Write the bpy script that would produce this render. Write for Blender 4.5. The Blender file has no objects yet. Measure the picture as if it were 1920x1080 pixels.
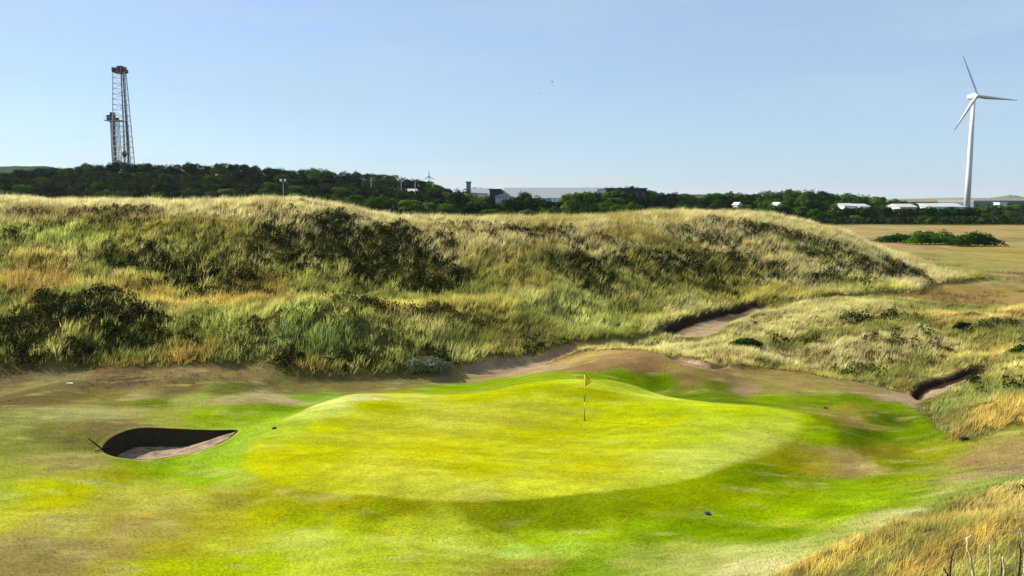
import bpy, math, random
import numpy as np
R = math.radians
C = bpy.context.scene.collection
SC = bpy.context.scene
rng = np.random.default_rng(7)
random.seed(7)

# ------------------------------------------------------------------ camera, world, sun, exposure
CAM_Z, F, PITCH = 10.2, 1500.0, R(6.39)
cd = bpy.data.cameras.new('camera'); cam = bpy.data.objects.new('camera', cd); C.objects.link(cam)
cam.location = (0, 0, CAM_Z); cam.rotation_euler = (R(90) - PITCH, 0, 0)
cd.sensor_width = 36; cd.lens = F / 1920 * 36; cd.clip_start = 0.1; cd.clip_end = 30000
SC.camera = cam

SUN_EL = R(34)
SUN_AZ = R(-66)                      # to-sun direction measured from +Y (view direction), negative = left
sdir = (math.sin(SUN_AZ) * math.cos(SUN_EL), math.cos(SUN_AZ) * math.cos(SUN_EL), math.sin(SUN_EL))
w = bpy.data.worlds.new('World'); SC.world = w; w.use_nodes = True
nt = w.node_tree; nt.nodes.clear()
sky = nt.nodes.new('ShaderNodeTexSky'); sky.sky_type = 'NISHITA'; sky.sun_disc = False
sky.sun_elevation = SUN_EL; sky.sun_rotation = SUN_AZ
sky.air_density = 1.0; sky.dust_density = 0.3; sky.ozone_density = 2.6; sky.altitude = 0
bg = nt.nodes.new('ShaderNodeBackground'); bg.inputs['Strength'].default_value = 0.056
wo = nt.nodes.new('ShaderNodeOutputWorld')
# faint streaks of high cloud, laid out by direction
tc = nt.nodes.new('ShaderNodeTexCoord'); mp = nt.nodes.new('ShaderNodeMapping'); mp.inputs['Scale'].default_value = (1.6, 1.6, 8)
nz = nt.nodes.new('ShaderNodeTexNoise'); nz.inputs['Scale'].default_value = 2.2; nz.inputs['Detail'].default_value = 5
mr = nt.nodes.new('ShaderNodeMapRange'); mr.inputs['From Min'].default_value = .45; mr.inputs['From Max'].default_value = .8
mr.inputs['To Min'].default_value = .52; mr.inputs['To Max'].default_value = .85
mx = nt.nodes.new('ShaderNodeMix'); mx.data_type = 'RGBA'; mx.inputs['B'].default_value = (4.75, 5.3, 5.25, 1)
L = nt.links.new
L(tc.outputs['Generated'], mp.inputs['Vector']); L(mp.outputs[0], nz.inputs['Vector']); L(nz.outputs['Fac'], mr.inputs['Value'])
L(mr.outputs[0], mx.inputs['Factor']); L(sky.outputs[0], mx.inputs['A']); ti = nt.nodes.new('ShaderNodeMix'); ti.data_type = 'RGBA'; ti.blend_type = 'MULTIPLY'; ti.inputs['Factor'].default_value = 1; ti.inputs['B'].default_value = (.90, 1.04, 1.27, 1)
L(mx.outputs['Result'], ti.inputs['A']); L(ti.outputs['Result'], bg.inputs[0]); L(bg.outputs[0], wo.inputs[0])
sl = bpy.data.lights.new('sun', 'SUN'); sl.energy = 4.2; sl.angle = R(.5); sl.color = (1, .93, .8)
so = bpy.data.objects.new('sun', sl); C.objects.link(so); so.location = (-60, 30, 60)
import mathutils
so.rotation_euler = mathutils.Vector(sdir).to_track_quat('Z', 'Y').to_euler()
SC.view_settings.view_transform = 'Standard'; SC.view_settings.look = 'None'
SC.view_settings.exposure = 1.15; SC.view_settings.gamma = 1
SC.cycles.max_bounces = 5; SC.cycles.diffuse_bounces = 3; SC.cycles.transparent_max_bounces = 4

# ------------------------------------------------------------------ helpers
KALB = 0.56
def S(r, g, b, k=1.0):
    def l(c):
        c /= 255.
        return c / 12.92 if c <= .04045 else ((c + .055) / 1.055) ** 2.4
    return np.array([l(r), l(g), l(b)]) * KALB * k
def link(name, me, parent=None):
    o = bpy.data.objects.new(name, me); C.objects.link(o)
    if parent: o.parent = parent
    return o
def tag(o, label=None, cat=None, group=None, kind=None):
    if label: o['label'] = label
    if cat: o['category'] = cat
    if group: o['group'] = group
    if kind: o['kind'] = kind
    return o
def empty(name, loc, rz=0):
    o = bpy.data.objects.new(name, None); C.objects.link(o); o.location = loc; o.rotation_euler = (0, 0, rz); o.empty_display_size = .2
    return o
def copy_tree(o, parent=None):
    c = o.copy(); C.objects.link(c); c.parent = parent
    for ch in list(o.children): copy_tree(ch, c)
    return c
def np_mesh(name, verts, faces_flat, loop_tot, cols=None, mat=None, smooth=False):
    me = bpy.data.meshes.new(name)
    verts = np.asarray(verts, np.float32); faces_flat = np.asarray(faces_flat, np.int32); loop_tot = np.asarray(loop_tot, np.int32)
    me.vertices.add(len(verts)); me.vertices.foreach_set('co', verts.ravel())
    me.loops.add(len(faces_flat)); me.loops.foreach_set('vertex_index', faces_flat)
    me.polygons.add(len(loop_tot))
    ls = np.zeros(len(loop_tot), np.int32); ls[1:] = np.cumsum(loop_tot)[:-1]
    me.polygons.foreach_set('loop_start', ls); me.polygons.foreach_set('loop_total', loop_tot)
    if smooth: me.polygons.foreach_set('use_smooth', np.ones(len(loop_tot), bool))
    me.update(calc_edges=True)
    if cols is not None:
        a = me.attributes.new('Col', 'FLOAT_COLOR', 'POINT')
        cc = np.ones((len(verts), 4), np.float32); cc[:, :3] = cols; a.data.foreach_set('color', cc.ravel())
    if mat: me.materials.append(mat)
    return me

class MB:
    """collects simple solids into one mesh"""
    def __init__(s): s.v = []; s.f = []
    def add(s, vs, fs):
        n = len(s.v); s.v += [tuple(map(float, p)) for p in vs]; s.f += [tuple(i + n for i in f) for f in fs]; return s
    def box(s, x0, x1, y0, y1, z0, z1):
        return s.add([(x0,y0,z0),(x1,y0,z0),(x1,y1,z0),(x0,y1,z0),(x0,y0,z1),(x1,y0,z1),(x1,y1,z1),(x0,y1,z1)],
                     [(0,3,2,1),(4,5,6,7),(0,1,5,4),(1,2,6,5),(2,3,7,6),(3,0,4,7)])
    def tube(s, pts, rad, n=8, cap=True):
        pts = [np.array(p, float) for p in pts]; rad = rad if hasattr(rad, '__len__') else [rad] * len(pts)
        vs = []; fs = []
        for i, p in enumerate(pts):
            t = pts[min(i+1, len(pts)-1)] - pts[max(i-1, 0)]; t /= np.linalg.norm(t) + 1e-9
            a = np.cross(t, (0, 0, 1) if abs(t[2]) < .9 else (1, 0, 0)); a /= np.linalg.norm(a); b = np.cross(t, a)
            for k in range(n):
                q = 2*math.pi*k/n; vs.append(p + rad[i]*(a*math.cos(q) + b*math.sin(q)))
        for i in range(len(pts)-1):
            for k in range(n):
                fs.append((i*n+k, (i+1)*n+k, (i+1)*n+(k+1) % n, i*n+(k+1) % n))
        if cap: fs.append(tuple(range(n))); fs.append(tuple(reversed(range((len(pts)-1)*n, len(pts)*n))))
        return s.add(vs, fs)
    def bar(s, a, b, w_): return s.tube([a, b], w_*.7, 4)
    def prism(s, outline, y0, y1):           # outline in x,z extruded along y
        n = len(outline)
        return s.add([(x, y0, z) for x, z in outline] + [(x, y1, z) for x, z in outline],
                     [tuple(range(n)), tuple(reversed(range(n, 2*n)))] + [(i, i+n, (i+1) % n+n, (i+1) % n) for i in range(n)])
    def build(s, name, mat, parent=None, smooth=False):
        me = bpy.data.meshes.new(name); me.from_pydata(s.v, [], s.f); me.update()
        import bmesh
        b = bmesh.new(); b.from_mesh(me); bmesh.ops.recalc_face_normals(b, faces=b.faces); b.to_mesh(me); b.free()
        if smooth: me.polygons.foreach_set('use_smooth', np.ones(len(me.polygons), bool))
        me.materials.append(mat)
        return link(name, me, parent)

# ---- value noise
def _h(ix, iy, s):
    n = (ix.astype(np.int64)*374761393 + iy.astype(np.int64)*668265263 + s*982451653) & 0xffffffff
    n = ((n ^ (n >> 13)) * 1274126177) & 0xffffffff
    return ((n ^ (n >> 16)) & 0xffffff) / float(0xffffff)
def noise(x, y, s=0):
    ix = np.floor(x); iy = np.floor(y); fx = x-ix; fy = y-iy
    fx = fx*fx*fx*(fx*(fx*6-15)+10); fy = fy*fy*fy*(fy*(fy*6-15)+10)
    a = _h(ix, iy, s); b = _h(ix+1, iy, s); c = _h(ix, iy+1, s); d = _h(ix+1, iy+1, s)
    return (a+(b-a)*fx)*(1-fy) + (c+(d-c)*fx)*fy
def fbm(x, y, s=0, o=4):
    t = 0; a = 1; n = 0
    for k in range(o):
        t = t + a*noise(x*2**k+k*17.3, y*2**k-k*9.1, s+k); n += a; a *= .5
    return t/n - .5
def sst(a, b, x):
    t = np.clip((x-a)/(b-a), 0, 1); return t*t*(3-2*t)

# ------------------------------------------------------------------ terrain
def tanv(v): return math.tan(PITCH + math.atan((v-540)/F))
def xfac(u, v): return ((u-960)/F) / (math.cos(PITCH) - ((v-540)/F)*math.sin(PITCH))
ctl = []
def cY(u, v, Y): ctl.append((xfac(u, v)*Y, Y, CAM_Z - Y*tanv(v)))
def cZ(u, v, z): cY(u, v, (CAM_Z-z)/tanv(v))
for u, v, z in [(-150,1080,-.3),(150,1080,-.45),(500,1080,-.6),(800,1080,-.5),(1100,1080,-.5),(1330,1070,-.1),
    (-100,950,-.1),(200,960,-.3),(450,955,-.5),(700,990,-.6),(1000,1000,-.65),(1200,1000,-.6),(1400,965,-.55),(1600,915,-.45),(1780,870,-.2),
    (300,1010,-.25),(650,1035,-.5),(900,1040,-.75),
    (600,940,-.28),(870,962,-.32),(1100,955,-.3),(1350,920,-.2),
    (480,870,.0),(560,905,.0),(700,925,.0),(900,934,-.05),(1150,918,-.05),(1350,868,.1),(1450,825,.12),(1480,785,.28),(1400,765,.5),(1250,752,.5),
    (1100,712,.95),(980,718,.85),(850,738,.4),(740,742,.45),(650,742,.65),(560,790,.3),(480,840,.05),(900,830,.05),(1100,830,-.05),(1096,789,.0),(700,830,.05),(1300,810,.2),
    (900,722,-.0),(1240,735,-.1),(1400,742,-.05),(560,765,-.15),(1560,800,.1),(1650,800,-.35),(1740,800,-.3),(1600,760,.0),(1640,830,-.4),(1500,860,-.25),
    (1550,745,.05),(1700,760,-.1),
    (460,790,.0),(380,880,-.45),(300,890,-.4),(200,880,-.15),(100,850,.0),(100,790,.3),(250,780,.25),(350,790,.15),(-100,800,.3),(-100,870,.1),
    (50,740,.25),(200,740,.15),(350,745,.2),(480,748,.3),(120,715,.35),(330,705,.7),(250,720,.45),(430,712,.6),(520,735,-.1),(620,725,-.15),(760,712,.0),
    (950,695,.1),(1040,680,.4),(1120,680,1.0),(1200,668,1.35),(1280,690,1.0),(1350,712,.55),(1480,725,.25),(1600,738,.1),(1700,745,.1)]:
    cZ(u, v, z)
for u, lst in {
    -250: [(700,46),(620,49),(545,53),(500,56),(450,59),(410,62),(389,66)],
    0:    [(698,46),(620,48.5),(552,52),(510,55.5),(470,59),(430,62),(387,67)],
    150:  [(692,46),(620,48.3),(570,51.5),(530,56),(470,60),(420,63),(390,67)],
    300:  [(688,45.8),(640,47.5),(600,50.5),(560,54.5),(500,59),(440,62),(390,67)],
    450:  [(690,45.6),(635,47.4),(585,50.5),(560,55),(500,60),(440,63),(388,68)],
    550:  [(712,44.2),(640,46.8),(580,50),(560,55.5),(500,60),(435,64),(383,68)],
    700:  [(705,44.8),(645,47),(588,50.5),(565,56),(500,61),(445,65),(418,69)],
    620:  [(440,64.5),(394,68.5)],
    850:  [(685,46.8),(640,49),(600,52),(565,57),(500,62),(445,66),(419,70)],
    1000: [(668,49),(600,54),(540,59),(480,63),(435,67),(415,72)],
    1200: [(652,50),(638,53),(580,58),(520,63),(460,68),(425,73),(407,77)],
    1400: [(690,45),(660,48),(640,50.5),(615,53.5),(598,60),(585,62.5),(540,66),(480,71),(428,76),(407,81)],
    1500: [(700,44.5),(640,50.5),(595,55),(570,62),(555,65),(500,71),(452,76),(421,81)],
    1600: [(715,43.5),(670,47.5),(620,52),(575,58),(560,64),(550,67),(510,72),(470,77),(449,81)],
    1700: [(735,42.8),(680,46.5),(620,52),(580,60),(545,68),(522,74),(500,79)],
    1760: [(720,43),(540,72),(500,88)],
    1850: [(725,41.5),(660,48.5),(615,53),(580,60),(530,76)],
    2000: [(720,40),(650,46),(605,54),(560,66)],
    2200: [(720,40),(650,46),(605,54),(560,66)],
    }.items():
    for v, Y in lst: cY(u, v, Y)
for u, v, Y in [(1780,800,35),(1860,760,36),(1930,770,34.5),(1930,810,32),(1860,840,31),(1920,870,28.5),(1800,905,27),(1920,905,25.2),(1750,940,25),(1650,965,24.2),
    (1930,960,20.5),(1800,985,20.6),(1700,1010,20.6),(1600,1040,20.4),(1480,1075,20),(1920,1075,14.5),(1700,1075,17.5),(1900,1250,9.5),(1600,1250,13),(1200,1300,14.5),(2100,1000,15),(2300,900,20)]:
    cY(u, v, Y)
for p in [(-25,68+18,6),(0,68+20,5),(20,100,4),(-60,90,6.5),(38,104,3),(60,100,2.3),(-60,110,5),(0,110,4),
          (0,0,8.3),(6,2,8.5),(-12,4,3),(-30,5,1),(-50,20,.5),(15,3,8.2),(30,8,6.5),(45,30,2.5),(60,50,2.3),(60,80,2.2),(-60,40,.6),(-60,60,7),(0,-10,8),(-30,-10,2),(30,-10,8)]:
    ctl.append(p)
ctl = np.array(ctl, float)
SCL = 30.0
def tps_fit(P, lam=1.2e-3):
    n = len(P); A = P[:, :2]/SCL; d = np.linalg.norm(A[:, None]-A[None], axis=2)
    K = np.where(d > 0, d*d*np.log(d+1e-12), 0) + lam*np.eye(n)
    Q = np.hstack([np.ones((n, 1)), A]); M = np.block([[K, Q], [Q.T, np.zeros((3, 3))]])
    return np.linalg.solve(M, np.concatenate([P[:, 2], np.zeros(3)]))
WT = tps_fit(ctl)
def tps(x, y):
    x = np.clip(x, -72, 72)/SCL; y = np.clip(y, -12, 115)/SCL; A = ctl[:, :2]/SCL; out = np.empty(x.shape); n = len(ctl)
    for s in range(0, len(x), 20000):
        dx = x[s:s+20000, None]-A[None, :, 0]; dy = y[s:s+20000, None]-A[None, :, 1]; d2 = dx*dx+dy*dy+1e-12
        out[s:s+20000] = (.5*d2*np.log(d2))@WT[:n] + WT[n] + WT[n+1]*x[s:s+20000] + WT[n+2]*y[s:s+20000]
    return out
SKY_U = [-900,-300,0,60,150,190,300,400,500,600,700,760,800,840,880,960,1060,1150,1200,1250,1300,1350,1400,1450,1480,1520,1600,1650,1700,1750,1800,1920,2600]
SKY_V = [312,318,319,316,310,304,307,306,312,318,322,330,338,348,366,366,366,358,354,360,366,362,362,356,351,356,362,370,377,381,384,385,385]
def far_h(x, y):
    u = 960 + x/np.maximum(y, 30)*F
    vt = np.interp(u, SKY_U, SKY_V)
    amp = np.clip(CAM_Z + 330*(372-vt)/F - 8.0 - 2.3, 0, 20)
    z = 2.0 + amp*np.where(u > 1150, sst(285, 335, y), sst(150, 330, y)) + 1.2*fbm(x/40, y/40, 5, 3)
    z = z + np.where(u < 900, 1.5, 0)*sst(100, 150, y)
    return z*(1-sst(900, 1800, y)) + 1.0*sst(900, 1800, y)
def img_w(u, v, Y): return xfac(u, v)*Y, Y, CAM_Z - Y*tanv(v)

def base_height(x, y):
    x = np.asarray(x, float).ravel(); y = np.asarray(y, float).ravel()
    t = tps(x, y)
    m = sst(84, 112, y + .0*x)
    m = np.maximum(m, sst(62, 95, np.abs(x)))
    return t*(1-m) + far_h(x, y)*m
# regular lookup grid for ray hits and vegetation
GX = np.arange(-80, 80.01, .25); GY = np.arange(2, 125, .25)
gx, gy = np.meshgrid(GX, GY)
GZ0 = base_height(gx.ravel(), gy.ravel()).reshape(gx.shape)
def bil(G, x, y):
    fx = np.clip((np.asarray(x)-GX[0])/.25, 0, len(GX)-1.001); fy = np.clip((np.asarray(y)-GY[0])/.25, 0, len(GY)-1.001)
    ix = fx.astype(int); iy = fy.astype(int); fx = fx-ix; fy = fy-iy
    return (G[iy, ix]*(1-fx)+G[iy, ix+1]*fx)*(1-fy) + (G[iy+1, ix]*(1-fx)+G[iy+1, ix+1]*fx)*fy
def hit(u, v):
    """where the view line through a point of the photograph meets the land"""
    Y = np.arange(6, 122, .05); X = xfac(u, v)*Y; Z = CAM_Z - Y*tanv(v)
    b = bil(GZ0, X, Y) >= Z
    i = int(np.argmax(b)) if b.any() else len(Y)-1
    return float(X[i]), float(Y[i])
def wpoly(pts): return np.array([hit(u, v) for u, v in pts])
def smooth_closed(P, n=8):
    out = []
    N = len(P)
    for i in range(N):
        p0, p1, p2, p3 = P[i-1], P[i], P[(i+1) % N], P[(i+2) % N]
        for k in range(n):
            t = k/n; out.append(.5*((2*p1)+(-p0+p2)*t+(2*p0-5*p1+4*p2-p3)*t*t+(-p0+3*p1-3*p2+p3)*t**3))
    return np.array(out)
def sdf(P, x, y):
    """signed distance to closed polygon, negative inside (x, y flat arrays)"""
    d = np.full(x.shape, 1e9); ins = np.zeros(x.shape, bool)
    for i in range(len(P)):
        ax, ay = P[i]; bx, by = P[(i+1) % len(P)]
        ex, ey = bx-ax, by-ay; L2 = ex*ex+ey*ey+1e-12
        t = np.clip(((x-ax)*ex+(y-ay)*ey)/L2, 0, 1)
        d = np.minimum(d, (x-ax-t*ex)**2+(y-ay-t*ey)**2)
        c = ((ay > y) != (by > y)) & (x < (bx-ax)*(y-ay)/(by-ay+1e-12)+ax); ins ^= c
    d = np.sqrt(d); return np.where(ins, -d, d)
def sdf_box(P, x, y, pad=3):
    out = np.full(x.shape, 99.); m = (x > P[:,0].min()-pad) & (x < P[:,0].max()+pad) & (y > P[:,1].min()-pad) & (y < P[:,1].max()+pad)
    if m.any(): out[m] = sdf(P, x[m], y[m])
    return out

GREEN = smooth_closed(wpoly([(452,868),(470,835),(520,795),(585,762),(650,741),(740,737),(830,739),(900,736),(960,723),(1030,713),(1100,711),(1160,716),(1230,738),(1290,750),(1360,757),(1430,762),(1485,775),(1500,800),(1470,828),(1400,862),(1310,893),(1200,915),(1050,930),(900,937),(760,936),(640,928),(540,912),(480,892)]))
APRON = smooth_closed(wpoly([(1500,742),(1600,743),(1700,757),(1745,780),(1772,815),(1730,829),(1600,832),(1545,828),(1520,800),(1480,772),(1380,754)]))
BUNK = smooth_closed(wpoly([(191,846),(196,832),(215,817),(245,806),(285,802),(340,804),(400,806),(447,807),(425,825),(390,841),(345,852),(290,860),(250,861),(212,856)]), 10)
CUT1 = smooth_closed(wpoly([(1245,622),(1270,605),(1310,592),(1380,576),(1435,573),(1425,585),(1370,605),(1345,622),(1300,632)]), 4)
CUT2 = smooth_closed(wpoly([(1712,730),(1745,712),(1790,698),(1812,686),(1848,684),(1853,694),(1810,708),(1770,732),(1720,748)]), 4)
CUT3 = smooth_closed(wpoly([(870,697),(900,680),(960,670),(1010,668),(1060,652),(1090,655),(1030,676),(985,690),(930,700)]), 4)
CUT4 = smooth_closed(wpoly([(478,688),(520,688),(560,705),(600,716),(560,719),(520,712)]), 4)
CUT5 = smooth_closed(wpoly([(1240,660),(1275,660),(1330,682),(1370,686),(1330,692),(1280,682)]), 3)
CUTS = [(CUT1,.27),(CUT2,.34),(CUT3,.25),(CUT5,.25)]
DUNE = np.vstack([wpoly([(-400,706),(-100,704),(0,700),(150,695),(330,687),(480,689),(560,712),(620,712),(700,710),(800,702),(860,690),(890,680),(1000,665),(1060,652),(1180,640),(1240,622),(1330,592),(1430,573),(1520,562),(1640,552),(1720,552),(1745,535)]), [(47,78),(44,84),(44,98),(-75,98)]])
MID = wpoly([(1020,684),(1090,664),(1150,657),(1230,658),(1300,674),(1350,685),(1450,694),(1560,708),(1640,722),(1700,736),(1720,722),(1800,690),(1855,690),(1855,700),(1790,725),(1720,755),(1735,775),(1778,822),(1830,826),(1900,800),(2300,790),(2300,580),(1960,588),(1800,572),(1660,556),(1550,560),(1440,572),(1390,600),(1340,632),(1240,628),(1150,645)])
BANK = wpoly([(1360,1120),(1450,1082),(1540,1045),(1640,1005),(1720,965),(1800,935),(1900,908),(2100,880),(2400,900)])
BANK = np.vstack([BANK, [(30,3),(0,2),(-2,10)]])

def blobW(u, v, rx, ry):
    cx, cy = hit(u, v); ax, ay = hit(u, v+ry); bx, by = hit(u, v-ry)
    return cx, (ay+by)/2, rx*cy/F, max((by-ay)/2, .25), ((bx-ax)/max(by-ay, .3))
def blob(w_, x, y, nz_):
    cx, cy, rx, ry, sh = w_
    q = np.sqrt(((x-cx-(y-cy)*sh)/rx)**2 + ((y-cy)/ry)**2) + nz_
    return sst(1.25, .55, q)
def height(x, y):
    x = np.asarray(x, float).ravel(); y = np.asarray(y, float).ravel()
    z = base_height(x, y)
    nearm = (np.abs(x) < 75) & (y < 125)
    zz = z[nearm]; xx = x[nearm]; yy = y[nearm]
    # soft rolls in the turf, hummocks in the dune
    dd = sdf_box(DUNE, xx, yy, 4); dm = sdf_box(MID, xx, yy, 4); db = sdf_box(BANK, xx, yy, 4)
    rough = np.maximum(np.maximum(sst(.6, -1.2, dd), sst(.6, -1.0, dm)), sst(.6, -1, db))
    zz = zz + rough*(1.5*fbm(xx/4.6, yy/4.2, 11, 3)*(1-.75*sst(56, 66, yy)) + .42*fbm(xx/1.3, yy/1.3, 14, 3))
    edge = np.minimum(np.minimum(dd, dm), 9)
    gs = sdf_box(GREEN, xx, yy, 3)
    off = sst(-.3, 1.5, gs)
    zz = zz + off*(1-rough)*((.17*fbm(xx/5, yy/3.5, 21, 3)) + .03*fbm(xx/.9, yy/.9, 23, 2)) + .05*fbm(xx/6, yy/5, 25, 2) + .16*fbm(xx/.8, yy/.6, 27, 3)*blob(blobW(330, 712, 230, 16), xx, yy, fbm(xx/1.5, yy/1.5, 28, 3))
    zz = zz + .22*sst(.35, -.35, dd)*sst(-2.5, -.4, dd)
    for P, dep in CUTS:
        sd = sdf_box(P, xx, yy, 2); zz = zz - dep*sst(.12, -.22, sd)
    z[nearm] = zz
    return z
GZ = height(gx.ravel(), gy.ravel()).reshape(gx.shape)
def hz(x, y): return bil(GZ, x, y)
def hzf(x, y): return float(height(np.array([x]), np.array([y]))[0])

# ------------------------------------------------------------------ colour fields (turf, soil, dead grass, some shade painted in)
# turf colours met along the mown ground: each entry is a spot on the land and a colour; the green's front slope has its shade painted in
def spots(txt):
    P = []; Q_ = []
    for t in txt.split():
        u, v, r_, g_, b_ = map(int, t.split(',')); P.append(hit(u, v)); k_ = S(r_, g_, b_); k_[1] = min(k_[1], k_[0]*1.6); Q_.append(k_)
    return np.array(P), np.array(Q_)
OUTS = spots("""30,715,120,105,70 100,715,140,130,85 200,700,125,105,70 260,715,105,85,60 340,700,150,130,90 330,725,125,110,65 430,705,135,120,75 440,730,115,118,50 560,728,125,115,65 650,722,130,120,70 760,712,135,125,75 850,712,160,140,90
30,750,110,100,60 120,745,115,105,60 200,745,130,120,60 270,740,150,135,85 280,752,110,125,30 360,748,150,160,75 450,750,180,165,105 520,745,195,175,125 590,745,130,160,50 560,765,120,155,15 480,775,130,165,15 400,778,150,175,25 320,780,165,165,70 230,780,170,165,100 150,775,165,165,100 60,785,150,150,80
20,810,150,155,70 100,815,130,125,60 150,830,120,115,55 210,800,130,115,70 60,840,140,145,60 100,862,170,160,85 170,868,165,150,85 20,880,165,170,60 500,800,160,190,45 470,830,160,190,50 420,860,155,190,35 400,890,150,185,20 300,880,150,180,15 250,865,150,170,20 220,890,160,165,20 440,895,170,185,60
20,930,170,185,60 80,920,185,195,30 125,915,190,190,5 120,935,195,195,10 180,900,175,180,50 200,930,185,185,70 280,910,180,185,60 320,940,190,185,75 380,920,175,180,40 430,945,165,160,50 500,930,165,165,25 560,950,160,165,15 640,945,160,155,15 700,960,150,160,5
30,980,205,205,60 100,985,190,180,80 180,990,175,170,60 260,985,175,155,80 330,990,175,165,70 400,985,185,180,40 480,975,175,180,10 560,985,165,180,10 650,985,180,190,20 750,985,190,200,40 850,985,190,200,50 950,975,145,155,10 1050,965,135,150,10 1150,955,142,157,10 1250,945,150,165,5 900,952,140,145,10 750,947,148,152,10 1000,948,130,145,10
50,1030,160,145,85 150,1030,160,145,80 250,1030,165,150,75 340,1025,180,175,40 450,1015,190,195,50 560,1010,200,210,80 650,1020,190,205,50 750,1015,195,205,60 850,1020,200,210,80 950,1030,195,220,90 1050,1028,170,200,60 1100,1010,165,190,20 900,1000,180,195,40 1000,1000,165,190,15
100,1065,150,135,75 220,1065,170,160,60 300,1060,180,190,15 400,1065,180,195,10 500,1055,180,200,20 600,1050,195,205,60 700,1045,180,195,40 800,1045,175,185,40 900,1048,165,170,50 980,1050,165,155,65 1020,1070,150,150,50 1080,1065,120,165,10 1120,1055,130,172,30 1200,1050,150,165,60 1300,1050,170,175,85 1380,1040,185,190,100 1300,1030,165,175,70
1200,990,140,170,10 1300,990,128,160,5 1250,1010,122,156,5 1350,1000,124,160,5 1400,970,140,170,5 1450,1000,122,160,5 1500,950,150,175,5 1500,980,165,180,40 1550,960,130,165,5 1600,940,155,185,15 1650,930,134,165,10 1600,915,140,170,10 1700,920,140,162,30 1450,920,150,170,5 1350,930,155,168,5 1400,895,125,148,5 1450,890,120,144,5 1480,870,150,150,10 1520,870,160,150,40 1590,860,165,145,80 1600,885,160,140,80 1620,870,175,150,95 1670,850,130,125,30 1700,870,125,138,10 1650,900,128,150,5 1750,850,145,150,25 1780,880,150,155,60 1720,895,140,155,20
1850,860,155,130,80 1900,850,160,140,85 1900,880,150,130,95 1820,895,165,150,95 1780,920,160,165,75 1850,905,155,160,80 1500,1030,180,185,100 1600,1000,150,160,70 1650,985,190,190,110 1700,960,185,185,110 1750,950,140,155,65 1680,945,138,160,30 1800,925,150,160,75 1420,1060,205,200,130 1900,900,145,150,80
1560,755,115,158,5 1620,748,108,154,5 1680,760,115,164,5 1740,790,115,164,5 1700,815,106,148,5 1650,815,86,128,5 1640,790,100,115,15 1680,790,82,120,15 1600,782,165,150,75 1590,765,150,145,40 1620,800,150,130,70 1560,790,130,140,10 1530,800,145,165,5 1500,780,165,185,10 1540,820,150,175,5 1590,822,98,138,5 1450,750,125,158,5 1380,748,102,142,5 1300,738,98,138,5 1240,722,102,138,5 1170,710,125,152,10 1100,705,132,156,10 1000,708,140,166,20 940,715,124,158,5 860,725,128,158,10 820,733,145,160,20
900,695,170,145,105 960,690,175,150,115 1020,690,180,155,110 1100,690,150,120,80 1060,670,190,160,95 1180,672,160,130,85 1200,690,140,110,70 1280,690,165,140,85 1280,710,130,110,60 1350,710,150,125,75 1380,725,175,150,105 1450,730,150,140,70 1500,720,165,145,85 1550,735,150,150,70 1620,735,155,135,90 1680,745,165,140,110 1730,750,175,150,120 1340,722,120,130,40 1400,700,160,140,80 700,715,135,120,70""")
INS = spots("""600,800,195,200,20 550,860,196,198,15 560,890,192,196,20 700,760,190,195,5 750,743,205,210,70 620,760,215,220,110 660,745,215,215,130 585,780,190,205,80 540,800,175,195,50 480,850,188,196,20 700,880,205,205,50 900,925,212,215,80 800,915,205,210,60 1000,915,210,215,50 1150,905,205,210,50 1250,890,200,210,60 1350,850,200,210,80 1430,820,202,208,80 1470,790,196,208,60 1350,790,185,200,40 1250,770,180,195,15 1400,770,190,205,20 1100,760,190,200,15 1000,760,200,205,50 900,780,205,205,60 1100,720,205,215,50 1170,726,200,215,60 1250,746,215,225,80 1350,757,205,220,40 1000,735,185,195,10 1100,740,172,182,5 900,742,190,195,10 1000,850,195,200,30 1100,880,195,195,20 800,850,200,200,20 700,820,200,200,40 1200,830,190,200,30 1300,820,185,200,40 1440,800,196,208,60 1300,865,206,214,84 600,915,200,205,40 900,880,195,198,15 1000,800,190,192,8 1200,790,188,196,12""")
def spread(sp, x, y):
    P, Q_ = sp; out = np.empty((len(x), 3))
    wx = x + 1.5*fbm(x/3.0, y/2.0, 33, 4) + .5*fbm(x/.6, y/.3, 36, 3); wy = y + .9*fbm(x/3.5+7, y/1.6, 34, 4) + .25*fbm(x/.7, y/.3, 37, 3)
    for s_ in range(0, len(x), 20000):
        dx = (wx[s_:s_+20000, None]-P[None, :, 0])*.8; dy = wy[s_:s_+20000, None]-P[None, :, 1]
        w_ = 1/(dx*dx+dy*dy+.06)**2.2; out[s_:s_+20000] = (w_@Q_)/w_.sum(1)[:, None]
    return out
def lerp(c, t, a): return c*(1-a[:, None]) + t*a[:, None]
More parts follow.
